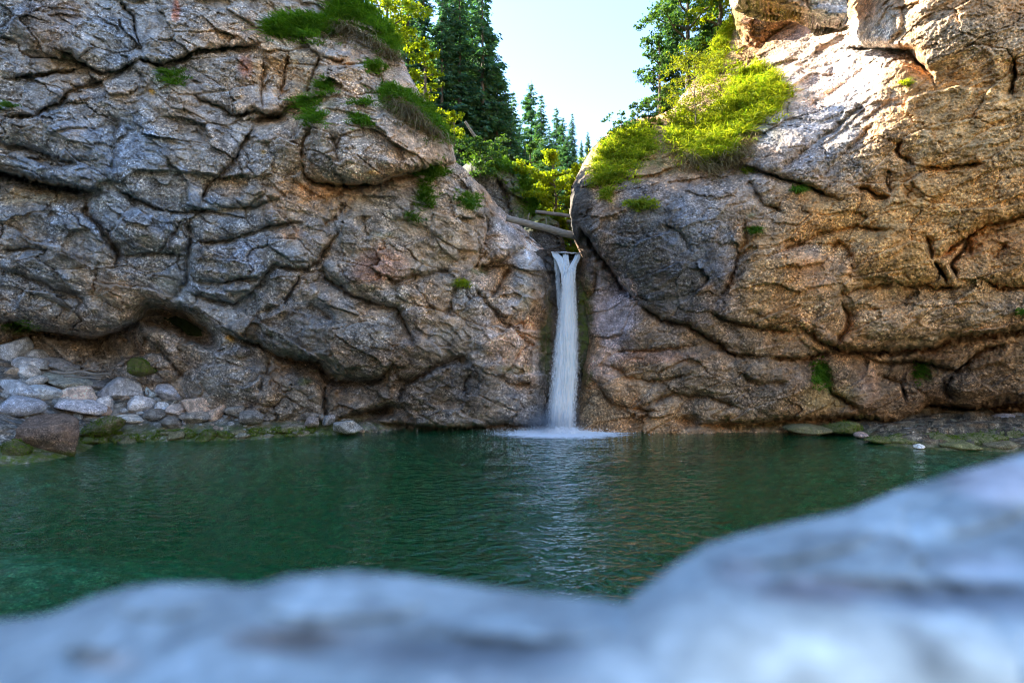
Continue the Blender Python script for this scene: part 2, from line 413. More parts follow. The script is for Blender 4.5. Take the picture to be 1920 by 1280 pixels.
L_cracks = [ # points left to right, width px, depth m, undercut m, undercut reach px
 ([(0,147),(70,142),(130,133),(165,127)], 4, .16, .10, 16),
 ([(225,0),(250,35),(253,62),(260,85),(270,110)], 5, .25, 0, 10),
 ([(262,112),(300,118),(337,114),(369,94),(410,92),(450,89),(490,82)], 6, .45, .45, 26),
 ([(100,88),(125,100),(156,120),(187,134),(215,136),(262,115)], 5, .22, .35, 26),
 ([(0,219),(62,215),(112,197),(125,172),(175,156),(219,137)], 6, .25, .20, 22),
 ([(-80,300),(0,322),(50,338),(110,352),(188,360)], 13, 1.3, 1.0, 40),
 ([(0,262),(60,285),(120,300),(150,310)], 7, .2, .25, 22),
 ([(160,372),(157,400),(187,431),(217,472),(216,503)], 7, .4, -.35, 26),
 ([(222,205),(212,270),(205,330)], 3, .06, 0, 10),
 ([(362,175),(378,188),(416,200),(431,216),(480,210),(520,222)], 6, .3, .3, 22),
 ([(378,400),(375,385),(385,350),(415,325),(444,290),(450,272),(480,232)], 5, .22, .22, 26),
 ([(203,341),(250,375),(297,394),(340,398),(406,394),(480,385),(540,362)], 5, .2, .26, 22),
 ([(353,400),(356,456),(350,494),(350,525),(313,569)], 5, .3, 0, 18),
 ([(356,456),(406,453),(440,445),(480,435),(525,420),(567,422)], 5, .26, .18, 18),
 ([(281,484),(300,470),(331,431),(345,415)], 4, .2, .12, 14),
 ([(215,480),(260,478),(300,475),(350,480)], 4, .16, .12, 14),
 ([(350,526),(415,528),(480,525),(520,500)], 4, .18, .15, 18),
 ([(355,550),(410,565),(438,572),(465,555),(480,540),(514,497),(543,503),(577,506),(599,487),(620,453),(633,437)], 6, .34, .28, 22),
 ([(599,490),(614,522),(655,550),(699,569),(745,581),(767,619),(780,650)], 7, .4, .35, 26),
 ([(480,587),(530,569),(552,531),(577,506)], 5, .22, .18, 20),
 ([(574,566),(605,587),(630,603)], 4, .15, .12, 16),
 ([(420,625),(480,644),(542,672),(596,681),(617,712),(667,716),(711,712),(739,678)], 10, .8, .65, 34),
 ([(745,762),(755,735),(761,722),(805,694),(849,678),(877,666)], 7, .45, -.2, 26),
 ([(600,800),(655,784),(699,772),(745,760)], 10, .8, .6, 26),
 ([(711,509),(742,528),(761,525),(780,519),(833,506),(855,525)], 5, .18, .18, 16),
 ([(855,525),(848,560),(835,600)], 4, .14, 0, 14),
 ([(886,519),(905,478),(914,430),(905,400)], 5, .25, .25, 22),
 ([(895,510),(917,500),(960,478),(985,462)], 8, .4, .5, 28),
 ([(886,534),(917,575),(942,603),(960,612),(1000,600)], 5, .22, 0, 18),
 ([(920,560),(940,530),(955,500)], 9, .5, 0, 18),
 ([(562,300),(574,331),(624,347),(711,347),(739,331),(792,319),(811,309),(858,306)], 8, .6, .75, 32),
 ([(562,300),(566,270),(585,240)], 6, .35, 0, 20),
 ([(494,110),(493,160),(493,215)], 4, .22, 0, 14), ([(527,190),(530,165),(542,100)], 5, .3, 0, 14), ([(574,182),(580,155),(605,100)], 6, .32, 0, 16),
 ([(470,228),(511,219),(530,209),(574,184)], 7, .4, .35, 22),
 ([(600,100),(625,112),(650,118)], 4, .2, .2, 14),
 ([(700,118),(712,145),(720,195)], 4, .16, 0, 14),
 ([(620,250),(632,290),(640,310)], 4, .12, 0, 12),
 ([(650,345),(640,362),(630,375)], 4, .15, 0, 10),
 ([(0,603),(31,603),(62,620),(125,627),(175,635),(225,617),(281,590)], 12, .9, 1.4, 60),
 ([(0,505),(60,520),(100,540),(150,560),(175,590)], 5, .16, .2, 18),
 ([(40,545),(90,560),(150,590)], 4, .12, .15, 14), ([(0,470),(60,460),(100,475)], 4, .12, .15, 14),
 ([(480,740),(500,700),(510,670)], 5, .25, 0, 16), ([(610,790),(612,750),(608,715)], 6, .35, 0, 16),
 ([(870,740),(872,720),(885,700)], 4, .15, 0, 12), ([(930,700),(960,720),(1000,715)], 4, .12, .1, 12),
 ([(700,790),(760,800),(850,802),(930,800),(1020,798)], 8, .5, .5, 18),
 ([(240,672),(300,655),(330,690),(345,715)], 5, .3, 0, 16), ([(600,430),(640,400),(655,375)], 4, .14, 0, 12),
 ([(680,400),(684,430),(690,450)], 4, .14, 0, 12), ([(960,612),(985,640),(1010,650)], 4, .14, .1, 12),
 ([(945,705),(975,660),(1005,640)], 3, .08, 0, 12)]
L_blobs = [(700, 265, 150, 82, .75, 8), (320, 598, 56, 22, -3.0, 14), (372, 628, 40, 17, -2.8, 25), (215, 655, 48, 26, -.7, 0), (868, 678, 12, 9, -.8, 30),
 (640, 150, 70, 60, .3, 0), (385, 150, 50, 38, -.25, 0), (290, 430, 70, 45, .3, 10), (700, 660, 150, 50, .35, 10), (660, 510, 60, 25, .2, 20),
 (860, 420, 60, 70, .35, 20), (940, 450, 45, 42, .4, 30), (940, 665, 60, 60, .3, 40), (590, 700, 60, 22, -.6, 15), (405, 643, 22, 14, .45, 0), (452, 656, 20, 12, .4, 0),
 (280, 690, 60, 30, .5, 0), (430, 730, 95, 45, .6, 8), (780, 730, 70, 40, .3, 0), (511, 217, 18, 8, -.7, 0), (100, 45, 120, 60, .4, 25), (80, 250, 130, 40, .35, 15), (545, 680, 55, 14, -.6, 12), (700, 776, 60, 10, -.7, -10)]
L_tints = [(150, 60, 190, 130, GREY, .9), (230, 330, 280, 140, BLUE, .9), (80, 460, 190, 120, GREY, .95), (430, 470, 180, 120, BLUE, .8), (540, 600, 140, 70, BLUE, .55),
 (620, 180, 190, 130, PINK, .75), (700, 270, 160, 85, PINK, .9), (560, 350, 140, 60, WARM, .8), (420, 60, 150, 60, PINK, .55), (740, 470, 120, 90, WARM, .6),
 (880, 400, 90, 90, WARM, .7), (940, 440, 45, 45, (.40, .37, .37), .9), (1008, 474, 30, 30, (.66, .66, .68), 1), (975, 640, 60, 90, (.50, .40, .35), .85), (930, 560, 40, 60, PINK, .6), (940, 520, 26, 34, ORNG, .75),
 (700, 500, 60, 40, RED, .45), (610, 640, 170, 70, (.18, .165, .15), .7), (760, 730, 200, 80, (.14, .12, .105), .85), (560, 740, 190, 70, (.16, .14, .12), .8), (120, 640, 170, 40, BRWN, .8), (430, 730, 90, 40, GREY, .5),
 (540, 440, 30, 12, ORNG, .5), (600, 355, 90, 16, ORNG, .6), (70, 368, 90, 16, (.38, .30, .16), .6), (425, 62, 55, 20, ORNG, .55), (329, 18, 8, 22, RED, .9), (460, 125, 14, 22, RED, .6), (287, 170, 7, 7, YEL, .9), (497, 284, 9, 7, YEL, .9), (700, 325, 14, 8, YEL, .6), (760, 335, 70, 26, (.34, .24, .17), .6),
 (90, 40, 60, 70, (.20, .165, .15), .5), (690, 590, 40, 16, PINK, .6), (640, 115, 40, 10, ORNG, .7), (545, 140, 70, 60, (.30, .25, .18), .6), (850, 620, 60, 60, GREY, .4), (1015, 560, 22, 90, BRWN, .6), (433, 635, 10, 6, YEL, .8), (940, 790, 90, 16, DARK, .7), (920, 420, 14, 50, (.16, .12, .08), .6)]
L_moss = [(1022, 650, 10, 60, .9), (1030, 590, 8, 50, .7), (970, 690, 40, 10, .6), (540, 800, 120, 12, .9), (700, 800, 60, 8, .6), (340, 815, 120, 20, .8), (40, 615, 50, 10, .7), (570, 715, 14, 8, .6), (900, 510, 22, 8, .6), (590, 190, 40, 30, .4), (320, 150, 30, 20, .5), (720, 440, 30, 8, .4), (985, 560, 18, 40, .35)]
L_wet = [(700, 800, 400, 16, .8), (1028, 650, 14, 200, .9), (500, 800, 200, 14, .8)]
ST = 1.7
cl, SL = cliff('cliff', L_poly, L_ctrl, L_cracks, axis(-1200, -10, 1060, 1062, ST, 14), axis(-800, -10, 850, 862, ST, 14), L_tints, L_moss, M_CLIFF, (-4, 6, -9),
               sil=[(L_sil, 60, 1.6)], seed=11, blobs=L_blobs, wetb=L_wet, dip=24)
tag(cl, 'tall grey and pinkish rock cliff left of the waterfall, split by dark cracks and topped with grass', 'cliff', kind='structure')

# ---- right cliff
R_sil = [(1096, 860), (1074, 812), (1078, 770), (1092, 700), (1102, 640), (1092, 570), (1084, 510), (1092, 485), (1074, 445), (1066, 400), (1072, 350), (1095, 300), (1118, 268), (1150, 240), (1185, 222), (1228, 218), (1258, 205), (1300, 150), (1352, 95), (1375, 40), (1368, -20), (1360, -330)]
R_poly = R_sil + [(2420, -330), (2420, 860)]
R_ctrl = [(1090, 850, 20.2), (1300, 850, 20.0), (1500, 850, 20.2), (1700, 850, 21.5), (1920, 850, 21.5), (2400, 850, 20), (1090, 700, 20.9), (1150, 700, 20.2), (1300, 720, 19.7), (1500, 740, 19.7), (1700, 740, 20.0), (1920, 740, 19.3),
 (1100, 560, 21.1), (1150, 600, 20.5), (1130, 530, 20.9), (1250, 560, 19.3), (1450, 600, 19.0), (1700, 600, 18.7), (1920, 600, 18.0), (2400, 600, 16.5),
 (1085, 430, 20.0), (1150, 440, 19.2), (1350, 430, 18.8), (1600, 400, 18.2), (1920, 400, 17.2), (2400, 300, 15.5),
 (1640, 190, 18.3), (1760, 150, 17.7), (1920, 150, 16.8), (1500, 300, 18.6), (1440, 262, 19.0), (1500, 190, 20.7), (1470, 110, 22.0), (1560, 110, 21.4), (1600, 60, 21.6), (1650, 110, 18.9), (1540, 50, 23),
 (1095, 340, 20.4), (1180, 350, 19.6), (1300, 320, 19.4), (1400, 300, 19.4), (1150, 262, 22.0), (1230, 240, 22.6), (1300, 230, 22.4), (1390, 180, 22.2), (1430, 110, 24.0), (1400, 50, 25.2), (1300, 150, 24.5),
 (1700, 20, 17.6), (1920, -20, 16.8), (1400, -330, 25), (1700, -330, 20), (2400, -330, 16.5)]
R_cracks = [
 ([(1092,430),(1107,453),(1135,491),(1160,525),(1185,562)], 8, .7, .75, 38),
 ([(1185,562),(1241,600),(1288,606),(1329,631),(1376,666),(1440,669)], 6, .3, .3, 24),
 ([(1397,400),(1397,456),(1382,487),(1369,531),(1335,575)], 9, .25, 0, 34),
 ([(1329,587),(1366,606),(1407,612),(1440,616),(1490,625)], 6, .3, .3, 22),
 ([(1774,534),(1759,503),(1749,491)], 6, .4, 0, 20),
 ([(1749,491),(1793,456),(1855,419),(1920,406),(1990,390)], 7, .45, .45, 34),
 ([(1793,525),(1787,497),(1802,475),(1815,447)], 6, .3, 0, 16), ([(1820,480),(1818,465),(1812,450)], 4, .18, 0, 10),
 ([(1862,492),(1880,470),(1886,455)], 4, .15, 0, 12),
 ([(1830,522),(1871,537),(1920,541),(2000,545)], 5, .22, .2, 18),
 ([(1684,525),(1700,537),(1752,541),(1800,535)], 5, .2, .2, 18),
 ([(1560,560),(1620,540),(1684,525)], 4, .12, .12, 16),
 ([(1690,569),(1705,560),(1720,550)], 4, .15, 0, 12),
 ([(1490,616),(1515,619),(1546,644),(1571,656),(1627,659),(1690,659),(1752,650),(1784,634),(1850,626),(1920,619),(2000,610)], 9, .6, .55, 34),
 ([(1565,650),(1590,619),(1590,587),(1575,565)], 7, .35, 0, 22),
 ([(1440,669),(1502,672),(1555,656)], 6, .4, .35, 20),
 ([(1615,669),(1659,681),(1721,678),(1793,694),(1815,675),(1846,653),(1900,640)], 6, .35, .35, 24),
 ([(1300,796),(1440,794),(1565,784),(1627,791),(1705,797)], 9, .5, .6, 20),
 ([(1705,790),(1740,760),(1846,766),(1920,753),(2000,745)], 12, .9, 1.0, 40),
 ([(1546,690),(1549,712),(1559,737),(1615,775)], 6, .35, 0, 20),
 ([(1736,440),(1745,462),(1749,491)], 6, .3, 0, 16),
 ([(1440,480),(1490,460),(1540,440),(1600,425),(1680,430)], 5, .12, .12, 20),
 ([(1555,475),(1570,455),(1590,470),(1600,490)], 5, .15, .15, 16),
 ([(1715,309),(1760,314),(1802,312),(1850,305)], 5, .2, .25, 22), ([(1687,262),(1681,287),(1715,309)], 6, .3, 0, 20),
 ([(1671,369),(1665,344),(1668,312)], 4, .2, 0, 14), ([(1600,350),(1628,353),(1646,371),(1671,369)], 6, .25, .2, 18),
 ([(1700,370),(1715,350),(1722,345)], 3, .1, 0, 10),
 ([(1900,190),(1898,160),(1905,110)], 5, .25, 0, 16),
 ([(1590,92),(1615,90),(1671,94),(1709,96),(1728,120),(1748,150)], 8, .45, .6, 26),
 ([(1304,272),(1357,306),(1410,316),(1440,325),(1509,347),(1584,375)], 5, .3, .3, 22),
 ([(1500,215),(1560,175),(1640,112)], 4, .06, 0, 20),
 ([(1440,330),(1500,290),(1570,235),(1640,175)], 6, .1, .1, 30), ([(1530,340),(1580,290),(1640,230)], 6, .1, .1, 26),
 ([(1330,640),(1225,659),(1172,656),(1135,672)], 5, .15, 0, 18), ([(1135,672),(1180,710),(1240,715),(1300,700)], 4, .1, .12, 18),
 ([(1100,700),(1130,735),(1150,760),(1240,770)], 5, .18, .2, 18), ([(1200,760),(1260,740),(1330,745),(1400,770)], 5, .15, .15, 18),
 ([(1120,505),(1112,540),(1100,570)], 4, .2, 0, 12), ([(1240,420),(1280,440),(1300,480)], 5, .12, 0, 18),
 ([(1640,700),(1690,720),(1700,760)], 6, .25, 0, 18), ([(1790,700),(1770,735),(1790,750)], 5, .25, 0, 14),
 ([(1400,330),(1430,380),(1470,400)], 5, .14, .1, 20), ([(1380,700),(1420,720),(1480,715)], 5, .16, .15, 18)]
R_blobs = [(1805, 720, 36, 21, .55, 8), (1140, 600, 30, 75, -.35, 10), (1220, 450, 130, 110, .35, 20), (1500, 540, 120, 70, .3, 0), (1700, 480, 110, 60, .25, 0), (1750, 600, 170, 36, .35, -4),
 (1530, 630, 42, 24, .3, 30), (1480, 740, 80, 50, .35, 10), (1660, 750, 70, 36, .35, 0), (1690, 100, 32, 14, -.6, 0), (1720, 703, 30, 20, -.7, 0), (1840, 785, 110, 12, -1.2, 0), (1540, 700, 14, 26, -.4, 0), (1350, 700, 90, 40, .25, 0),
 (1355, 760, 60, 30, .2, 0), (1640, 35, 55, 50, .5, 0), (1290, 790, 20, 10, -.6, 0), (1620, 200, 60, 22, .25, -38), (1300, 667, 18, 10, .2, 0)]
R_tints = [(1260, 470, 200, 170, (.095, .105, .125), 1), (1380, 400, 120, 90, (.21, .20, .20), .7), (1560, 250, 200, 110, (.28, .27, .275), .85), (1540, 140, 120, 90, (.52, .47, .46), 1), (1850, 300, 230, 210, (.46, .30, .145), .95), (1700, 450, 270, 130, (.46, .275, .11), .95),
 (1460, 530, 90, 110, (.42, .26, .125), .85), (1850, 480, 90, 60, ORNG, .8), (1760, 60, 130, 60, (.33, .28, .22), .7), (1150, 590, 46, 90, (.36, .31, .34), .95), (1130, 690, 30, 40, (.50, .40, .37), .8), (1350, 700, 200, 90, (.21, .16, .115), .85), (1700, 600, 260, 50, (.40, .28, .17), .8),
 (1700, 720, 260, 70, (.17, .12, .08), .9), (1420, 380, 60, 40, (.33, .25, .18), .5), (1430, 40, 70, 70, (.30, .19, .10), .8), (1082, 400, 30, 90, (.05, .045, .04), .95), (1270, 300, 90, 50, (.30, .17, .08), .8), (1230, 670, 70, 16, RED, .3), (1600, 480, 60, 30, ORNG, .5), (1545, 510, 60, 40, (.40, .26, .18), .5), (1630, 715, 16, 50, (.40, .25, .16), .7), (1670, 92, 40, 14, ORNG, .6), (1110, 760, 60, 50, (.20, .15, .09), .7), (1550, 750, 60, 24, (.36, .27, .12), .6), (1480, 470, 60, 18, PINK, .6), (1630, 80, 50, 60, (.44, .42, .42), .7), (1560, 600, 60, 20, ORNG, .3)]  # dark rock at the gap edge, blackened further to shade its sunlit rim
R_moss = [(1100, 580, 12, 60, .9), (1098, 705, 14, 20, .7), (1200, 290, 110, 50, .5), (1350, 240, 100, 50, .5), (1620, 790, 40, 10, .8), (1500, 800, 150, 8, .5), (1410, 400, 10, 6, .5), (1380, 110, 40, 40, .4)]
R_wet = [(1300, 808, 400, 12, .8), (1090, 620, 16, 200, .9), (1800, 790, 160, 20, .5)]
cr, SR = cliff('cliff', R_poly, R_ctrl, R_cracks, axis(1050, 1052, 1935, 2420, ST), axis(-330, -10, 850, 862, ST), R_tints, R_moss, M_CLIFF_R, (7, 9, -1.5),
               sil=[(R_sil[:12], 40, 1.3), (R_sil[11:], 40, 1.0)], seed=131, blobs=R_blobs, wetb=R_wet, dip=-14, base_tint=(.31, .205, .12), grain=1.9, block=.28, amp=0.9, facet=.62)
tag(cr, 'massive orange brown conglomerate cliff right of the waterfall with a dark overhanging nose', 'cliff', kind='structure')

# ---- overhanging block at the top right
B_poly = [(1368, -330), (1372, -8), (1400, -4), (1440, 6), (1478, 15), (1515, 24), (1543, 33), (1580, 40), (1588, 30), (1590, -20), (1640, -330)]
bl, SB = cliff('rock_ledge', B_poly, [(1400, 40, 20.0), (1500, 40, 19.2), (1600, 60, 18.7), (1400, -330, 21), (1600, -330, 19.5)],
               [([(1500, -60), (1512, 0), (1520, 24)], 4, .2, 0, 16)], np.arange(1360, 1650, 2.2), axis(-330, -20, 60, 62, 2.2),
               [(1470, 0, 50, 40, (.42, .25, .13), .8), (1560, 0, 50, 50, (.45, .43, .44), .8)], [(1400, -20, 20, 20, .5)], M_CLIFF_R, (.6, 1.3, 0.2),
               sil=[([(1400, -4), (1440, 6), (1478, 15), (1515, 24), (1543, 33), (1580, 40)], 26, .8), ([(1368, -330), (1372, -8)], 30, 1.0)], seed=313, base_tint=(.36, .28, .21), block=.1)
tag(bl, 'overhanging grey and orange rock block at the top of the right cliff above the bright sunlit slab', 'rock', kind='structure')

Q_poly = [(1366, -60), (1370, 10), (1380, 60), (1392, 92), (1410, 110), (1432, 104), (1455, 74), (1490, 48), (1530, 34), (1500, 4), (1470, -60)]
ql, SQ = cliff('boulder', Q_poly, [(1370, 0, 24.2), (1400, 100, 24.2), (1450, 50, 23.6), (1500, 10, 23.4), (1400, -60, 24.6)],
               [], np.arange(1358, 1540, 2.0), np.arange(-64, 118, 2.0), [], [(1378, 60, 14, 60, .8)], M_CLIFF_R, (.8, 1.2, 0),
               sil=[(Q_poly[1:9], 40, 1.1)], seed=353, base_tint=(.28, .165, .09), block=.1)
tag(ql, 'brown shaded boulder tucked under the overhanging block beside the grass edge at the top right', 'boulder')

# ---- rocks behind the lip and the wet wall behind the fall
E_poly = [(1000, 470), (1030, 466), (1060, 470), (1090, 476), (1125, 480), (1125, 860), (1000, 860)]
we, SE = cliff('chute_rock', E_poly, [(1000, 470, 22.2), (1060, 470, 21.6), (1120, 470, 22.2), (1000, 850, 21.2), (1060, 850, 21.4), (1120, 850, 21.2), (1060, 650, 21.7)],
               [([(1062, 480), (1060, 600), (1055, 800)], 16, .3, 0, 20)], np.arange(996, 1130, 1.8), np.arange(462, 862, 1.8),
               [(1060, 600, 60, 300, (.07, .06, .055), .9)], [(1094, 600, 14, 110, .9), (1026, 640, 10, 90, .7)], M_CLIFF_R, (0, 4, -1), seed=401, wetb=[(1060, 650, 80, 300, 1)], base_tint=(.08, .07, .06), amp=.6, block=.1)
tag(we, 'dark wet mossy rock wall directly behind the falling water', 'rock', kind='structure')
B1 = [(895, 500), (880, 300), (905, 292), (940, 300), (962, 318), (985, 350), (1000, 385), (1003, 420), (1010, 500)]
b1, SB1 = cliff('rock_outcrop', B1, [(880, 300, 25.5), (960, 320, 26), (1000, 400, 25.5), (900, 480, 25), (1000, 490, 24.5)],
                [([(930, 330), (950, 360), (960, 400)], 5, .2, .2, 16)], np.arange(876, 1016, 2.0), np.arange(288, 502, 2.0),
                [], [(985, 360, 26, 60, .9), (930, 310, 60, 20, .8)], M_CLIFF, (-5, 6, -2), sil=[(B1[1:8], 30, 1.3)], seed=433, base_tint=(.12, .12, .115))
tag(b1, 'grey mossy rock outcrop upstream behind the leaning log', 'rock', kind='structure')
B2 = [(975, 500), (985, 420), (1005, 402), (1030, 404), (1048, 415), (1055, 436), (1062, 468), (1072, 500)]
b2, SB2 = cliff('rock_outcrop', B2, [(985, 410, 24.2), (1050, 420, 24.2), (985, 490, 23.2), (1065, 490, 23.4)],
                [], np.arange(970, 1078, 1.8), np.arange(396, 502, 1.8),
                [], [(1010, 415, 40, 20, .7)], M_CLIFF_R, (-2, 4, -1), sil=[(B2[1:7], 22, .9)], seed=463, base_tint=(.06, .06, .055))  # wide moss zone puts shade into the colour of the sunlit top
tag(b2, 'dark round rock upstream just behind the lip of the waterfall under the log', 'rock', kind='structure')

# ------------------------------------------------------------------ foreground rocks (close, out of focus)
M_FORE = rock_material('pale_stone', scale=2.0, stain=.1, speck=.25, pebble=.2, strata=.25, bump=.25)
def near_rock(name, poly, ctrl, ua, va, blobs, seed, tints, label, sil):
    U, V = np.meshgrid(ua, va)
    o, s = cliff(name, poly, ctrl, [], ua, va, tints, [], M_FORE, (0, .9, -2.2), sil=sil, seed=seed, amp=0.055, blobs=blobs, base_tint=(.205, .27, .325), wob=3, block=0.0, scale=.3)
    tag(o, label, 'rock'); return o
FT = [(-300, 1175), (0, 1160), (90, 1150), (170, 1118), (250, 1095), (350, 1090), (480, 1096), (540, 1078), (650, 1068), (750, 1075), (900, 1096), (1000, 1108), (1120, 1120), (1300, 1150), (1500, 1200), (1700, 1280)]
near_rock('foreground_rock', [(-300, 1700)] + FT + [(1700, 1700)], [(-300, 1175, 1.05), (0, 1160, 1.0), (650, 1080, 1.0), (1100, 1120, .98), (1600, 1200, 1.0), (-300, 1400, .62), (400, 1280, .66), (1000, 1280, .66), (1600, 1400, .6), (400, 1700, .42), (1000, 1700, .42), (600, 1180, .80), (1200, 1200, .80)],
          np.arange(-300, 1705, 4.0), np.arange(1050, 1700, 4.0), [(540, 1205, 110, 26, -.035, 4), (860, 1215, 190, 30, -.04, 3), (160, 1240, 50, 22, -.04, 0), (300, 1130, 90, 26, .03, 0), (640, 1130, 160, 34, .04, 0), (1000, 1180, 160, 24, .03, 0)],
          601, [(550, 1202, 120, 30, (.09, .09, .095), .9), (900, 1225, 260, 34, (.12, .15, .19), .9), (200, 1240, 60, 26, (.25, .25, .26), .7), (960, 1290, 200, 20, (.3, .3, .33), .5)], 'low pale blue grey boulder in the blurred foreground with two dark hollows', [(FT, 60, .12)])  # dark tints put the shade of the hollows into the stone colour
FR = [(1100, 1190), (1180, 1120), (1250, 1065), (1320, 1020), (1420, 992), (1500, 975), (1600, 952), (1680, 918), (1760, 892), (1850, 868), (1930, 845), (2100, 800), (2300, 780)]
near_rock('foreground_rock', [(1060, 1700), (1060, 1240)] + FR + [(2300, 1700)], [(1100, 1200, .86), (1300, 1040, 1.0), (1600, 960, 1.15), (1920, 850, 1.3), (2300, 790, 1.4), (1100, 1400, .58), (1600, 1280, .66), (1920, 1280, .66), (1600, 1700, .40), (2300, 1700, .40), (1600, 1100, .88), (1920, 1050, .95), (2250, 1200, .7)],
          np.arange(1060, 2305, 4.0), np.arange(770, 1700, 4.0), [(1600, 1105, 190, 24, -.03, 4), (1820, 1120, 220, 28, -.035, 4), (1380, 1060, 60, 30, -.02, 0), (1500, 1020, 150, 30, .03, -10), (1850, 950, 120, 40, .03, -20)],
          641, [(1560, 1108, 150, 30, (.17, .18, .22), .9), (1850, 1122, 260, 34, (.09, .11, .14), .9), (1390, 1070, 50, 30, (.38, .42, .50), .6), (1880, 900, 80, 40, (.38, .38, .46), .6), (1850, 1060, 100, 24, (.36, .42, .52), .5)], 'blurred pale blue grey boulder sloping up to the right edge in the near foreground', [(FR, 70, .14)])  # hollows darkened here too, their shade painted into the tint

# ------------------------------------------------------------------ riverbed with both shores
shoreL = [(-14.0, 11.5), *[((u-960)/F*water_Y(v), water_Y(v)) for u, v in [(-150, 900), (0, 874), (60, 868), (150, 850), (175, 832), (250, 827), (360, 826), (480, 824), (560, 816), (650, 813), (720, 806)]], (-3, 24)]
shoreR = [(9.2, 24), *[((u-960)/F*water_Y(v), water_Y(v)) for u, v in [(1610, 812), (1660, 834), (1750, 842), (1880, 846), (2000, 860)]], (24, 12.0)]
def bed_z(X, Yy):
    dL, sL, _ = polyline(shoreL, X, Yy); inL = sL > 0
    inL = inside(shoreL + [(-60, 24), (-60, 11.5)], X, Yy)
    dR, _, _ = polyline(shoreR, X, Yy); inR = inside(shoreR + [(60, 12.0), (60, 24)], X, Yy)
    n = fbm(X*0.8, Yy*0.8, 0*X, 4, 900)
    zl = np.where(inL, dL*0.50, -dL*0.45); zr = np.where(inR, dR*0.16, -dR*0.30)
    near = 0.55*sstep(9, 2, Yy)
    # shallow gravel bar on the near left, deep in front of the fall
    bar = sstep(1.5, -9.0, X)*sstep(17, 8.5, Yy)
    z = -2.9 + 2.5*bar + n*0.16
    z = np.maximum(z, zl+n*0.08); z = np.maximum(z, zr+n*0.05)
    z = np.where(inL, np.minimum(zl, 3.3)+n*0.12, z); wa, wb, wc = worley(X*1.1, Yy*2.6, 0*X+.3, 955)
    z = np.where(inR, np.minimum(zr, .5)+n*0.06+(wc-.35)*.30*sstep(0, .5, dR), z)
    return z
xa = np.concatenate([np.linspace(-60, -19, 30), np.arange(-18.5, 20, 0.075), np.linspace(20.5, 60, 30)])
ya = np.concatenate([np.linspace(-40, 2.8, 30), np.arange(3.0, 23.5, 0.075)])
X, Yy = np.meshgrid(xa, ya); Z = bed_z(X, Yy)
g1, g2, gid = worley(X*6, Yy*6, Z*0+.5, 930); Z += 0.045*(1-g1)*0.8+0.03*(gid-.5)
def grid_faces(nj, ni):
    i = np.arange(ni*nj).reshape(nj, ni); return np.stack([i[:-1, :-1].ravel(), i[:-1, 1:].ravel(), i[1:, 1:].ravel(), i[1:, :-1].ravel()], 1)
above = sstep(-0.05, 0.2, Z)
pal = np.array([(.11, .115, .12), (.20, .19, .17), (.09, .09, .085), (.26, .25, .24), (.15, .12, .09)])
pal2 = pal[(gid*4.99).astype(int)]; pal2 = np.where((X > 0)[..., None]&(Z > -.1)[..., None], pal2*np.array([.75, .66, .52]), pal2)
tint = pal2*np.where(Z < -.1, 2.1, 1.0)[..., None]
mossv = np.where(X > 0, sstep(0.16, 0.03, np.abs(Z-0.02))*.6, sstep(0.5, 0.08, np.abs(Z-0.05)))
me = make_mesh('riverbed', np.stack([X, Yy, Z], -1).reshape(-1, 3), grid_faces(len(ya), len(xa)), rock_material('gravel', scale=1.3, stain=.3, pebble=1, strata=0), True,
               {'tint': tint.reshape(-1, 3), 'moss': mossv.ravel(), 'wet': (mossv*.5).ravel()})
tag(obj('riverbed', me), 'gravel bed and stony banks of the pool', 'riverbed', kind='structure')

# ------------------------------------------------------------------ pool water
s = N('pool_water')
bx_ = s.n('ShaderNodeSeparateXYZ'); s.t.links.new(s.pos(), bx_.inputs[0])
wv1 = s.noise(1.0, 3, .5, vec=s.map((1.0, 1.9, 1)), dist=.3); wv2 = s.noise(1.0, 2, .55, vec=s.map((3.0, 5.2, 1)), dist=.6); wv3 = s.noise(1.0, 3, .5, vec=s.map((11, 22, 1)))
px, py = bx_.outputs[0], bx_.outputs[1]
def dist_to(s, cx, cy_, sx, sy):
    a = s.math('DIVIDE', s.math('SUBTRACT', px, cx), sx); b = s.math('DIVIDE', s.math('SUBTRACT', py, cy_), sy)
    return s.math('SQRT', s.math('ADD', s.math('MULTIPLY', a, a), s.math('MULTIPLY', b, b)))
FX, FY = (1052-960)/F*20.3, 20.3
calm = s.ramp(s.math('DIVIDE', dist_to(s, 1.0, 12.0, 1.0, 2.4), 10.0), (0.05, 1.0), (0.28, .5), (0.6, 0.2))
h = s.math('ADD', s.math('MULTIPLY', wv1, .08), s.math('ADD', s.math('MULTIPLY', wv2, .16), s.math('MULTIPLY', wv3, .010)))
h = s.math('MULTIPLY', h, calm)
nb = s.bump(h, 1.0, 1.0)
fr = s.n('ShaderNodeFresnel'); fr.inputs['IOR'].default_value = 1.38; s.set(fr.inputs['Normal'], nb)
gl = s.n('ShaderNodeBsdfGlossy'); gl.inputs['Roughness'].default_value = 0.012; gl.inputs[0].default_value = (1, 1, 1, 1); s.set(gl.inputs['Normal'], nb)
tr = s.n('ShaderNodeBsdfTransparent'); tr.inputs[0].default_value = (.80, .97, .90, 1)
df = s.n('ShaderNodeBsdfDiffuse'); df.inputs[0].default_value = (.002, .23, .072, 1)
m1 = s.n('ShaderNodeMixShader'); m1.inputs[0].default_value = 0.22; s.t.links.new(tr.outputs[0], m1.inputs[1]); s.t.links.new(df.outputs[0], m1.inputs[2])
m2 = s.n('ShaderNodeMixShader'); s.t.links.new(fr.outputs[0], m2.inputs[0]); s.t.links.new(m1.outputs[0], m2.inputs[1]); s.t.links.new(gl.outputs[0], m2.inputs[2])
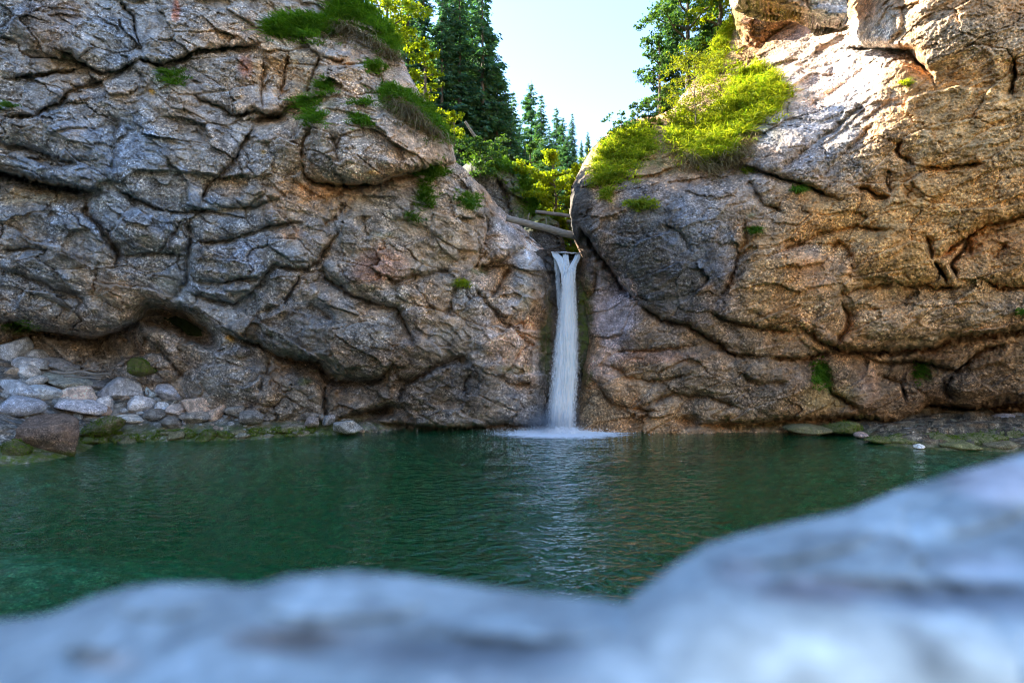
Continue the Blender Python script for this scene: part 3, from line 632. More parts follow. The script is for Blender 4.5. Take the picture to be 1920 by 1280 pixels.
fd = dist_to(s, FX, FY-.5, 3.2, 1.5)
fmask = s.math('SUBTRACT', 1.0, fd, clamp=True)
fn = s.noise(1.0, 5, .75, vec=s.map((2.6, 6.5, 1)), dist=1.4)
foam = s.ramp(s.math('ADD', fn, s.math('MULTIPLY', fmask, .75)), (0.68, 0.0), (0.86, 1.0))
foam = s.math('MULTIPLY', foam, s.math('GREATER_THAN', fmask, 0.01))
fo = s.n('ShaderNodeBsdfDiffuse'); fo.inputs[0].default_value = (.80, .86, .90, 1)
m3 = s.n('ShaderNodeMixShader'); s.t.links.new(foam, m3.inputs[0]); s.t.links.new(m2.outputs[0], m3.inputs[1]); s.t.links.new(fo.outputs[0], m3.inputs[2])
va_ = s.n('ShaderNodeVolumeAbsorption'); va_.inputs[0].default_value = (.06, .66, .42, 1); va_.inputs[1].default_value = 0.75
M_WATER = s.finish(m3.outputs[0], va_.outputs[0])
wx = np.linspace(-40, 40, 161); wy = np.linspace(-30, 23.2, 107)
WX, WY = np.meshgrid(wx, wy)
WZ = 0.012*fbm(WX*.9, WY*1.6, 0*WX, 3, 77)
top = np.stack([WX, WY, WZ], -1).reshape(-1, 3); n0 = len(top)
botm = top.copy(); botm[:, 2] = -4.0
gf = grid_faces(len(wy), len(wx)); ii = np.arange(n0).reshape(len(wy), len(wx))
loop = np.concatenate([ii[0, :], ii[1:, -1], ii[-1, -2::-1], ii[-2:0:-1, 0]]); l2 = np.roll(loop, -1)
side = np.stack([loop, loop+n0, l2+n0, l2], 1)
me = make_mesh('pool_water', np.concatenate([top, botm]), np.concatenate([gf, gf[:, ::-1]+n0, side]), M_WATER)
tag(obj('pool_water', me), 'emerald green pool with rippled surface', 'water', kind='structure')

# ------------------------------------------------------------------ terrain upstream, and an added slope out of view
def hill_z(X, Yy):
    c = 1.2+0.03*(Yy-22)
    z = 6.0+0.055*(Yy-22)
    dl = np.clip(c-1.8-X, 0, None); dr = np.clip(X-c-1.5, 0, None)
    z = z + np.minimum(dl*0.9, 7+0.12*dl) + np.minimum(dr*.9, 4.5+.12*dr)
    z += sstep(40, 75, Yy)*12 + sstep(80, 300, Yy)*10
    return z+fbm(X*.25, Yy*.25, 0*X, 4, 700)*1.4*sstep(22, 30, Yy)
xa = np.concatenate([np.linspace(-400, -41, 30), np.arange(-40, 40, .6), np.linspace(41, 400, 30)])
ya = np.concatenate([np.arange(22.4, 60, .5), np.linspace(61, 900, 60)])
X, Yy = np.meshgrid(xa, ya); Z = hill_z(X, Yy); Z[0, :] = -1
s = N('forest_floor'); c = s.ramp(s.noise(1.2, 6, .7), (.3, (.02, .035, .01)), (.6, (.05, .08, .02)), (.8, (.09, .08, .04)))
p = s.n('ShaderNodeBsdfPrincipled'); s.set(p.inputs['Base Color'], c); p.inputs['Roughness'].default_value = .95
s.set(p.inputs['Normal'], s.bump(s.noise(3, 6, .7), 1, .3)); M_FLOOR = s.finish(p.outputs[0])
tag(obj('hillside', make_mesh('hillside', np.stack([X, Yy, Z], -1).reshape(-1, 3), grid_faces(len(ya), len(xa)), M_FLOOR)), 'wooded ground upstream of the falls', 'hillside', kind='structure')
xa = np.linspace(-90, 90, 121); ya = np.linspace(-110, 34, 96); X, Yy = np.meshgrid(xa, ya)  # unseen slope, added to block low sun and bounce warm fill light
D_ = np.clip(np.maximum(np.maximum(-Yy-9, (-X-24)*2.6), (X-30)*1.2), 0, None); Z = -2.5+3.3*sstep(0, 3, D_)+np.clip(D_-4, 0, None)*.75
Z = np.minimum(Z, 30)
s = N('bounce_slope'); nn_ = s.noise(.35, 6, .7, dist=.5); c = s.ramp(nn_, (.36, (.10, .12, .04)), (.46, (.34, .28, .20)), (.62, (.50, .43, .33)))
p = s.n('ShaderNodeBsdfPrincipled'); s.set(p.inputs['Base Color'], c); p.inputs['Roughness'].default_value = .95; s.set(p.inputs['Normal'], s.bump(s.noise(1.5, 6, .7), 1, .4)); M_BOUNCE_SLOPE = s.finish(p.outputs[0])
Z = Z+fbm(X*.22, Yy*.22, 0*X, 5, 720)*3.0*sstep(2, 12, D_)
tag(obj('hillside', make_mesh('hillside', np.stack([X, Yy, Z], -1).reshape(-1, 3), grid_faces(96, 121), M_BOUNCE_SLOPE)), 'unseen pale slope added around the near side of the pool to shade it and bounce warm light', 'hillside', kind='structure')
def ground_z(x, y): return float(hill_z(np.array([x]), np.array([y]))[0])

# ------------------------------------------------------------------ waterfall
s = N('falling_water')
st1 = s.noise(1.0, 5, .65, vec=s.map((26, 26, 3.0)), dist=.5); st2 = s.noise(1.0, 4, .7, vec=s.map((60, 60, 16)), dist=.3)
cc = s.mix(1.0, s.ramp(st1, (.3, (.62, .82, .96)), (.46, (.90, .97, 1.0)), (.7, (1.0, 1.0, 1.0))), s.ramp(st2, (.3, .95), (.6, 1.0)), 'MULTIPLY')
d_ = s.n('ShaderNodeBsdfPrincipled'); s.set(d_.inputs['Base Color'], cc); d_.inputs['Roughness'].default_value = .35
s.set(d_.inputs['Normal'], s.bump(s.math('ADD', st1, s.math('MULTIPLY', st2, .5)), .7, .05))
t_ = s.n('ShaderNodeBsdfTranslucent'); s.set(t_.inputs[0], cc)
mm = s.n('ShaderNodeMixShader'); mm.inputs[0].default_value = .2; s.t.links.new(d_.outputs[0], mm.inputs[1]); s.t.links.new(t_.outputs[0], mm.inputs[2])
tp = s.n('ShaderNodeBsdfTransparent')
al = s.math('ADD', s.attr('dens', 'Fac'), s.math('MULTIPLY', s.math('SUBTRACT', s.math('ADD', s.math('MULTIPLY', st1, .6), s.math('MULTIPLY', st2, .4)), .5), 2.6), clamp=True)
mx = s.n('ShaderNodeMixShader'); s.t.links.new(al, mx.inputs[0]); s.t.links.new(tp.outputs[0], mx.inputs[1]); s.t.links.new(mm.outputs[0], mx.inputs[2])
M_FALL = s.finish(mx.outputs[0])
def ribbon(name, rows, parent, bulge=.16, dens=1.0, nu=26, seed=0, back=0.0, fade=None, fend=None, top_fade=False):
    """rows: (v, uL, uR, Y)"""
    r = np.array(rows, float); vs = np.arange(r[0, 0], r[-1, 0]+.1, 2.0)
    uL = np.interp(vs, r[:, 0], r[:, 1]); uR = np.interp(vs, r[:, 0], r[:, 2]); YY = np.interp(vs, r[:, 0], r[:, 3])
    t = np.linspace(0, 1, nu); T, VV = np.meshgrid(t, vs); _, L_ = np.meshgrid(t, uL); R_ = np.meshgrid(t, uR)[1]; Y_ = np.meshgrid(t, YY)[1]
    w_ = noise3(VV*.035, T*0+seed, T*0, seed)*3.0+noise3(VV*.12, T*0+seed, T*0+3, seed)*1.6
    Uu = L_+(R_-L_)*T + w_*np.where(T < .5, 1, .7)*np.abs(T-.5)*1.6
    prof = np.sqrt(np.clip(1-(2*T-1)**2, 0, 1))
    base = Y_ + back
    nse = fbm(T*7+seed, VV*.018, 0*T, 4, seed+5)*.10+fbm(T*20, VV*.08, 0*T, 3, seed+9)*.05
    front = base-prof*bulge-nse; P1 = unproject(Uu, VV, front); P2 = unproject(Uu, VV, base+prof*bulge*.6+nse*.3+.01)
    D = np.clip(dens*(-.35+1.7*np.clip(prof*1.15, 0, 1)), -.6, 1.7)
    if fade: D = D-1.6*sstep(fade[1], fade[0], VV+noise3(T*6, VV*.05, 0*T, seed)*14)
    if top_fade: D = D-1.5*sstep(rows[0][0]+9, rows[0][0], VV+noise3(T*5+seed, 0*T, 0*T, seed)*7)
    if fend: D = D-1.2*sstep(fend[0], fend[1], VV)
    n = P1.shape[0]*P1.shape[1]; f = grid_faces(len(vs), nu)
    me = make_mesh(name, np.concatenate([P1.reshape(-1, 3), P2.reshape(-1, 3)]), np.concatenate([f[:, ::-1], f+n]), M_FALL, True, {'dens': np.concatenate([D.ravel(), D.ravel()*.8])})
    return obj(name, me, parent)
def tube(pts, radii, nseg=12, seed=0, rough=.06):
    pts = np.array(pts, float); n = len(pts); V_ = []; 
    for i in range(n):
        d = pts[min(i+1, n-1)]-pts[max(i-1, 0)]; d /= np.linalg.norm(d); a = np.cross(d, (0, 0, 1) if abs(d[2]) < .9 else (1, 0, 0)); a /= np.linalg.norm(a); b = np.cross(d, a)
        th = np.linspace(0, 2*math.pi, nseg, endpoint=False); r = radii[i]*(1+rough*noise3(np.cos(th)*1.5+seed, np.sin(th)*1.5, np.full(nseg, i*.4), seed))
        V_.append(pts[i]+np.outer(np.cos(th)*r, a)+np.outer(np.sin(th)*r, b))
    V_ = np.concatenate(V_+[pts[:1], pts[-1:]]); k = np.arange(nseg); k2 = (k+1) % nseg
    f = np.concatenate([np.stack([i*nseg+k, i*nseg+k2, (i+1)*nseg+k2, (i+1)*nseg+k], 1) for i in range(n-1)])
    caps = np.concatenate([np.stack([k2, k, np.full(nseg, n*nseg)], 1), np.stack([(n-1)*nseg+k, (n-1)*nseg+k2, np.full(nseg, n*nseg+1)], 1)])
    return V_, f, caps
def tube_pts(P, r): return tube(P, r, 6, 3, .3)
s = N('spray'); d_ = s.n('ShaderNodeBsdfDiffuse'); d_.inputs[0].default_value = (.9, .94, .97, 1); M_SPRAY = s.finish(d_.outputs[0])
wf = thing('waterfall', 'narrow white waterfall plunging between the two cliffs into the green pool', 'waterfall')
main = [(488, 1052, 1082, 20.75), (505, 1054, 1079, 20.65), (540, 1054, 1077, 20.5), (580, 1051, 1078, 20.4), (620, 1046, 1080, 20.35), (680, 1040, 1081, 20.3), (740, 1034, 1078, 20.25), (812, 1028, 1074, 20.2)]
ribbon('water_column', main, wf, .20, 1.2, 40, 3, fade=(496, 528))
ribbon('water_veil', [(v, l-5, r+5, y+.15) for v, l, r, y in main], wf, .10, .45, 40, 8, fade=(500, 540))
ribbon('water_strand', [(474, 1052, 1067, 21.15), (480, 1054, 1067, 21.0), (495, 1055, 1068, 20.78), (520, 1055, 1070, 20.6), (560, 1054, 1072, 20.45)], wf, .07, 1.2, 14, 21, top_fade=True, fend=(520, 560))
ribbon('water_strand', [(474, 1034, 1046, 21.1), (481, 1036, 1055, 20.95), (493, 1044, 1060, 20.78), (515, 1051, 1067, 20.6), (560, 1052, 1070, 20.42)], wf, .07, 1.2, 14, 23, fend=(520, 560))
ribbon('water_strand', [(474, 1079, 1091, 21.15), (482, 1076, 1089, 21.0), (492, 1071, 1085, 20.85), (504, 1066, 1081, 20.7), (524, 1062, 1079, 20.58), (560, 1060, 1078, 20.42)], wf, .07, 1.2, 14, 27, top_fade=True, fend=(520, 560))
ribbon('water_strand', [(480, 1037, 1046, 21.2), (520, 1041, 1051, 21.0), (570, 1044, 1053, 20.8), (640, 1040, 1050, 20.6)], wf, .04, .35, 10, 29, fend=(560, 640))
cu = np.linspace(1034, 1090, 50); cvv = np.interp(cu, [1000, 1020, 1040, 1060, 1075, 1091], [468.5, 471, 474, 473, 475, 473.5])+noise3(cu*.15, 0*cu, 0*cu, 4)*1.6
V_, f_, c_ = tube_pts(unproject(cu, cvv, 21.12+.12*np.sin(cu*.11)), .018+.016*np.abs(noise3(cu*.22, 0*cu, 0*cu+4, 8))*2); obj('crest', make_mesh('crest', V_, [f_, c_], M_SPRAY), wf)
# water sheet arriving at the lip
LX, LY = np.meshgrid(np.linspace(1.50, 2.56, 24), np.linspace(20.97, 24.5, 30))
s = N('lip_water'); p = s.n('ShaderNodeBsdfPrincipled'); p.inputs['Base Color'].default_value = (.03, .06, .06, 1); p.inputs['Roughness'].default_value = .08
s.set(p.inputs['Normal'], s.bump(s.noise(5, 4, .6), .8, .05)); M_LIP = s.finish(p.outputs[0])
LZ = H+(640-474)/F*21.0+0*LX+.03*noise3(LX*4, LY*2, 0*LX, 5)+ .02*(LY-21)
obj('lip_water', make_mesh('lip_water', np.stack([LX, LY, LZ], -1).reshape(-1, 3), grid_faces(30, 24), M_LIP), wf)
# splashing drops and foam mound at the foot
def tet_cloud(P, r):
    n = len(P); T = np.array([(1, 1, 1), (-1, -1, 1), (-1, 1, -1), (1, -1, -1)])/1.7
    Vv = P[:, None]+T[None]*r[:, None, None]; b = np.arange(n)[:, None, None]*4; f = np.array([(0, 1, 2), (0, 3, 1), (0, 2, 3), (1, 3, 2)])[None]+b
    return Vv.reshape(-1, 3), f.reshape(-1, 3)
s = N('spray'); d_ = s.n('ShaderNodeBsdfDiffuse'); d_.inputs[0].default_value = (.9, .94, .97, 1); M_SPRAY = s.finish(d_.outputs[0])
n = 3800; vv = rng.uniform(500, 812, n); L_ = np.interp(vv, [m[0] for m in main], [m[1] for m in main]); R_ = np.interp(vv, [m[0] for m in main], [m[2] for m in main])
sd = rng.random(n) < .5; off = rng.exponential(2.2, n)*(.4+(vv-500)/260); uu = np.where(sd, L_-off+2, R_+off-2)
P = unproject(uu, vv, 20.25+rng.normal(0, .15, n)); r = rng.uniform(.006, .017, n)
m = 5000; a = rng.uniform(0, 6.28, m); q = rng.exponential(.6, m); P2 = np.stack([FX+np.cos(a)*q*1.3, FY-.15+np.sin(a)*q*.6, rng.exponential(.10, m)*np.exp(-q*.8)+.01], -1)
Pv, Pf = tet_cloud(np.concatenate([P, P2]), np.concatenate([r, rng.uniform(.008, .02, m)]))
sp = obj('spray_drops', make_mesh('spray_drops', Pv, Pf, M_SPRAY, False), wf); sp['kind'] = 'stuff'
GX, GY = np.meshgrid(np.linspace(-1.25, 1.25, 70), np.linspace(-.75, .75, 40))
GR = np.hypot(GX/1.2, GY/.7); GR = GR*(1+1.1*fbm(GX*3, GY*5, 0*GX+2, 4, 6)); GZ = .34*np.exp(-(GR*2.3)**2)+.09*fbm(GX*6, GY*6, 0*GX, 4, 3)*np.exp(-GR*1.2)-.03-.10*sstep(.5, .9, GR)
obj('foam', make_mesh('foam', np.stack([GX*.8+FX, GY*.9+FY-.1, GZ], -1).reshape(-1, 3), grid_faces(40, 70), M_SPRAY), wf)
# mist at the foot
s = N('mist'); pv = s.n('ShaderNodeVolumePrincipled'); pv.inputs['Color'].default_value = (.85, .92, 1, 1)
dd = s.n('ShaderNodeTexGradient', gradient_type='SPHERICAL'); mp = s.n('ShaderNodeMapping'); s.t.links.new(s.pos(), mp.inputs[0]); s.t.links.new(mp.outputs[0], dd.inputs[0])
s.set(pv.inputs['Density'], s.math('MULTIPLY', s.math('MULTIPLY', dd.outputs['Fac'], dd.outputs['Fac']), 1.6)); s.t.links.new(pv.outputs[0], s.out.inputs[1])
bm = bmesh.new(); bmesh.ops.create_icosphere(bm, subdivisions=3, radius=1.0); me = bpy.data.meshes.new('mist'); bm.to_mesh(me); bm.free(); me.materials.append(s.m)
mi = obj('mist', me, None, (FX-.35, FY-.3, .35)); mi.scale = (1.5, .8, .8); tag(mi, 'faint spray mist drifting at the foot of the waterfall', 'mist', kind='stuff')

# ------------------------------------------------------------------ boulders
def leaf_cards(P, size, r, normal_up=.4, droop=0):
    n = len(P); a = r.normal(size=(n, 3)); a[:, 2] -= droop; a /= np.linalg.norm(a, axis=1)[:, None]; b = r.normal(size=(n, 3)); b[:, 2] *= (1-normal_up)
    b -= (b*a).sum(1)[:, None]*a; b /= np.linalg.norm(b, axis=1)[:, None]; s_ = size*r.uniform(.6, 1.3, n)[:, None]
    V_ = np.stack([P-a*s_*.5, P+b*s_*.30, P+a*s_*.5, P-b*s_*.30], 1); return V_.reshape(-1, 3), np.arange(n*4).reshape(-1, 4)
_bcache = {}
def boulder_mesh(seed, facets=14, rough=1.0, sub=4):
    r = np.random.default_rng(seed); bm = bmesh.new(); bmesh.ops.create_icosphere(bm, subdivisions=sub, radius=1.0)
    co = np.array([v.co[:] for v in bm.verts]); fa = np.array([[v.index for v in f.verts] for f in bm.faces]); bm.free()
    nrm = r.normal(size=(facets, 3)); nrm /= np.linalg.norm(nrm, axis=1)[:, None]; hh = r.uniform(.50, .95, facets)
    dn = co@nrm.T; t = np.where(dn > .05, hh/np.maximum(dn, .05), 9)
    sm = -np.log(np.exp(-t*48).sum(1)+np.exp(-48*1.0))/48
    co = co*sm[:, None]
    x, y, z = co.T; d = (fbm(x*2+seed, y*2, z*2, 4, seed)*.08+fbm(x*7, y*7+seed, z*7, 3, seed+3)*.06)*rough
    co = co*(1+d)[:, None]
    return co/np.abs(co).max(0), fa
def boulder(u, v, hw, hh, mat, label, Y=None, seed=0, dep=1.0, rot=0, tint=None, moss=0.0, group=None, name='boulder', cat='boulder', mossh=None, rough=1.0, facets=14, sub=4):
    """pixel centre and half sizes as seen; Y distance; sits at its real place"""
    if Y is None:                                       # ray meets the bank
        ys = np.linspace(12, 22.5, 500); p = unproject(np.full(500, float(u)), np.full(500, v+hh*.55), ys); zz = bed_z(p[:, 0], p[:, 1])
        hit = np.where(p[:, 2] < zz+.0)[0]; Y = ys[hit[0]] if len(hit) else 18.5
    co, fa = boulder_mesh(seed, facets, rough, sub); rx = hw/F*Y; rz = hh/F*Y; ry = (rx+rz)/2*dep
    ca, sa = math.cos(math.radians(rot)), math.sin(math.radians(rot))
    co = co*np.array([rx, ry, rz]); co = np.stack([co[:, 0]*ca+co[:, 2]*sa, co[:, 1], -co[:, 0]*sa+co[:, 2]*ca], 1)
    c = unproject(float(u), float(v), Y); zmin = co[:, 2].min()
    tt = np.tile(np.array(tint or (.27, .27, .28)), (len(co), 1))
    mo = np.full(len(co), moss)
    if mossh is not None: mo = np.maximum(mo, sstep(mossh+.12, mossh-.05, c[2]+co[:, 2]))
    wet = sstep(.10, .0, c[2]+co[:, 2])*.8
    me = make_mesh(name, co-np.array([0, 0, zmin]), fa, mat, True, {'tint': tt, 'moss': mo, 'wet': wet})
    o = obj(name, me, None, (c[0], Y+ry*.3, c[2]+zmin)); tag(o, label, cat, group)
    if moss > .5 or mossh:
        L_ = co-np.array([0, 0, zmin]); r = np.random.default_rng(seed+9); up = (co/np.array([rx, ry, rz]))
        ok = np.where((mo > .5) & (up[:, 2] > -.4) & (up[:, 1] < .6))[0]
        if len(ok) > 5:
            n = int(min(2200, 260+3000*rx*rz*2)); k = ok[r.integers(0, len(ok), n)]; keep = noise3(co[k, 0]*5+seed, co[k, 1]*5, co[k, 2]*5, seed) > -.12; k = k[keep]
            P = L_[k]*1.01+r.normal(0, .018, (len(k), 3)); LV, LF = leaf_cards(P, .05, r, .2); obj('moss', make_mesh('moss', LV, LF, M_MOSS, False), o)['kind'] = 'stuff'
    return o
MB_ = rock_material('shore_rock', scale=2.2, stain=.35, speck=.8, pebble=.6, strata=.3)
MS_ = rock_material('speckled_rock', scale=2.2, stain=.5, speck=1.0, pebble=1.0, strata=.1)
G1 = 'loose boulders on the left bank'
LB = (.33, .36, .42)
for i, a in enumerate([
 (20, 656, 27, 24, MB_, 'grey block of stone at the top left end of the bank', LB, 0), (51, 652, 15, 12, MB_, 'small pinkish round stone behind the grey blocks on the left bank', (.32, .28, .27), 0),
 (66, 667, 21, 12, MB_, 'grey wedge shaped stone right of the topmost bank blocks', LB, 5), (105, 685, 34, 12, MB_, 'long dark grey stone sloping down beside the driftwood', (.20, .21, .24), 14),
 (52, 683, 30, 13, MB_, 'flat blue grey stone under the wedge shaped stone on the left bank', LB, 8), (50, 698, 19, 13, MB_, 'pale speckled egg shaped stone left of the driftwood log', (.42, .43, .46), 10),
 (20, 697, 15, 8, MB_, 'small brown stone left of the pale egg shaped one', (.27, .24, .21), 0), (145, 741, 37, 17, MB_, 'whitish stone with a rusty pink underside resting on grey slabs', (.50, .45, .44), -4),
 (133, 762, 56, 15, MB_, 'long flat pale slab tilted over a dark gap near the large brown boulder', (.38, .39, .45), 13), (216, 733, 40, 24, MB_, 'large grey angular stone in the middle of the left bank', (.29, .31, .36), 12),
 (253, 757, 29, 16, MB_, 'smooth pale oval stone in front of the grey angular one', (.44, .46, .52), 4), (312, 739, 30, 18, MB_, 'blue grey angular stone below the mossy stump like rock', (.32, .34, .41), 14),
 (196, 755, 16, 14, MB_, 'narrow pale stone wedged between whitish stone and pale oval', (.42, .44, .50), 30), (301, 763, 12, 9, MB_, 'small bluish white stone beside the pale oval', (.46, .50, .58), 0),
 (326, 770, 16, 12, MB_, 'small rounded brownish stone left of the pink speckled boulder', (.36, .32, .31), 5), (370, 762, 36, 24, MS_, 'pinkish brown angular boulder at the right end of the bank stones', (.42, .35, .32), 20),
 (379, 744, 15, 10, MS_, 'pale knob of rock on top of the pinkish angular boulder', (.45, .38, .36), 0), (402, 775, 13, 18, MS_, 'pinkish block on the right flank of the angular boulder', (.42, .34, .30), 30),
 (363, 784, 31, 12, MS_, 'black and white speckled flat stone below the pinkish boulder', (.20, .19, .18), 3), (292, 779, 26, 11, MS_, 'dark speckled rounded stone below the pale oval', (.15, .15, .15), 6),
 (320, 795, 18, 13, MS_, 'dark stone with white speckles touching the mossy water line', (.16, .16, .16), 12), (252, 722, 17, 10, MB_, 'small triangular grey stone in front of the mossy rock', (.33, .33, .35), 8),
 (233, 712, 12, 7, MB_, 'little flat grey stone at the right tip of the driftwood pile', (.30, .31, .33), 0), (285, 735, 15, 12, MB_, 'bluish wedge left of the blue grey angular stone', (.30, .36, .42), 30),
 (28, 730, 40, 14, MB_, 'blue grey slab lying flat on the left edge of the bank', (.32, .36, .43), 14), (22, 762, 46, 20, MB_, 'broad blue grey slab above the large brown boulder', (.27, .30, .37), 8),
 (75, 738, 34, 13, MB_, 'pale blue cracked slab left of the whitish stone', (.36, .42, .50), 12), (235, 785, 30, 8, MB_, 'pale flat stone above the green moss fringe', (.40, .40, .40), 4),
 (115, 715, 50, 12, MB_, 'greenish grey streaked slab under the driftwood log', (.24, .26, .25), 14), (165, 722, 35, 8, MB_, 'dark thin slab right of the greenish streaked slab', (.17, .17, .18), 12),
 (180, 768, 26, 10, MB_, 'brown shard of rock right of the long flat pale slab', (.24, .18, .15), 25), (60, 715, 22, 9, MB_, 'light grey shard above the pale blue cracked slab', (.34, .35, .37), -15)]):
    u, v, hw, hh, mat, lab, tint, rot = a
    boulder(u, v, hw*1.02, hh*1.1, mat, lab, seed=1000+i*7, rot=rot, tint=(tint[0]*1.3, tint[1]*1.28, tint[2]*1.25), group=G1, dep=1.15, facets=8, rough=.9)
boulder(88, 818, 66, 40, MS_, 'large brown boulder crusted with white lichen at the left water edge', Y=15.9, seed=2003, rot=20, tint=(.17, .125, .10), dep=1.0, mossh=.12, sub=5)
boulder(18, 846, 34, 26, MS_, 'moss covered boulder in the bottom left corner of the bank', Y=15.2, seed=2011, tint=(.12, .11, .08), moss=.75)
boulder(6, 872, 15, 9, MS_, 'small olive brown stone at the far left water line', Y=14.9, seed=2013, tint=(.20, .17, .07), moss=.6)
boulder(14, 806, 30, 14, MB_, 'dark stone in the shadow left of the large brown boulder', Y=16.6, seed=2015, tint=(.12, .12, .13))
boulder(184, 806, 40, 22, MS_, 'mossy brown boulder right of the large brown one', Y=17.9, seed=2021, tint=(.17, .14, .10), moss=.55, rot=-10, mossh=.4)
boulder(262, 690, 25, 20, MS_, 'rock cushion thickly covered with bright green moss at the cliff foot', Y=19.9, seed=2032, tint=(.13, .10, .06), moss=.8, rough=1.4, facets=7, rot=20)
boulder(470, 783, 26, 14, MS_, 'black and white speckled rock in the moss right of the bank', Y=19.1, seed=2041, tint=(.19, .19, .19), mossh=.25)
boulder(438, 771, 20, 12, MS_, 'light speckled stone above the mossy water line', Y=19.4, seed=2043, tint=(.26, .25, .24))
boulder(583, 791, 18, 13, MS_, 'pinkish speckled stone leaning against the undercut cliff foot', Y=19.6, seed=2045, tint=(.30, .27, .27), rot=-22, mossh=.2)
boulder(614, 787, 15, 10, MS_, 'small bluish stone between two speckled ones at the cliff foot', Y=19.7, seed=2047, tint=(.33, .34, .38), rot=-25, mossh=.15)
boulder(648, 801, 31, 13, MS_, 'white speckled flat boulder with mossy rim at the water edge', Y=19.3, seed=2049, tint=(.34, .35, .36), mossh=.1)
boulder(542, 805, 30, 9, MS_, 'pale brown flat stone among the moss', Y=19.3, seed=2051, tint=(.24, .22, .18), mossh=.25)
boulder(1702, 925, 34, 9, MS_, 'tan stone just breaking the water in front of the right shore', Y=12.2, seed=2061, tint=(.30, .25, .13), dep=1.5, mossh=.05)
LM = [(20, 656, 'the topmost grey block'), (66, 667, 'the grey wedge shaped stone'), (105, 685, 'the long dark grey stone'), (50, 698, 'the pale egg shaped stone'), (145, 741, 'the whitish rusty stone'), (133, 762, 'the long flat pale slab'),
 (216, 733, 'the large grey angular stone'), (253, 757, 'the smooth pale oval stone'), (312, 739, 'the blue grey angular stone'), (370, 762, 'the pinkish angular boulder'), (363, 790, 'the flat speckled stone'), (292, 779, 'the dark speckled rounded stone'),
 (28, 730, 'the slab on the left edge'), (22, 762, 'the broad blue grey slab'), (75, 738, 'the pale blue cracked slab'), (88, 818, 'the large brown lichen boulder'), (184, 806, 'the mossy brown boulder'), (262, 690, 'the green moss cushion'),
 (438, 771, 'the light speckled stone'), (470, 783, 'the black and white speckled rock'), (542, 805, 'the pale brown flat stone'), (583, 791, 'the leaning pinkish stone'), (160, 698, 'the driftwood pole')]
_seen = {}
def near_label(head, u, v):
    for lu, lv, ph in sorted(LM, key=lambda q: (q[0]-u)**2+1.5*(q[1]-v)**2):
        dx, dy = u-lu, v-lv
        for rel in ([('right of' if dx > 0 else 'left of'), ('below' if dy > 0 else 'above')] if abs(dx) > abs(dy)*1.2 else [('below' if dy > 0 else 'above'), ('right of' if dx > 0 else 'left of')]):
            t = head+' '+rel+' '+ph
            if t not in _seen: _seen[t] = 1; return t
        if (lu-u)**2+(lv-v)**2 > 90**2: break
    return t
G4 = 'small rubble on the left bank'
for i in range(130):
    u = random.uniform(0, 460); v = random.uniform(np.interp(u, [0, 100, 250, 460], [690, 712, 735, 780]), np.interp(u, [0, 150, 460], [800, 800, 812])); hw = random.uniform(4, 13)*(1-.0008*u)
    tn = random.choice([((.36, .38, .41), 'pale grey'), ((.22, .22, .24), 'dark grey'), ((.30, .25, .21), 'brownish'), ((.27, .30, .33), 'bluish')])
    boulder(u, v, hw, hw*random.uniform(.35, .7), random.choice([MB_, MS_]), near_label(('tiny ' if hw < 6 else 'small ' if hw < 9 else 'larger ')+tn[1]+' rubble stone', u, v), seed=5000+i, tint=tn[0], rot=random.uniform(-10, 35), group=G4, sub=3, name='stone', cat='stone', facets=9)
G2 = 'mossy stones along the left water line'
for i in range(38):
    t = i/37; u = 170+t*420+random.uniform(-8, 8); vv_ = np.interp(u, [150, 250, 480, 560, 620], [832, 826, 823, 815, 811])+random.uniform(-20, 1)*(1-.35*t)
    hw = random.uniform(8, 20)
    boulder(u, vv_, hw, hw*random.uniform(.38, .6), MS_, near_label(('bright green' if i % 2 else 'dark green')+(' broad' if hw > 14 else ' small')+' mossy stone', u, vv_), seed=3000+i, tint=random.choice([(.14, .13, .09), (.20, .18, .13), (.25, .24, .22)]), moss=random.choice([.95, .8, .9, .35]), group=G2, sub=3, name='stone', cat='stone')
G3 = 'stones on the right bank'
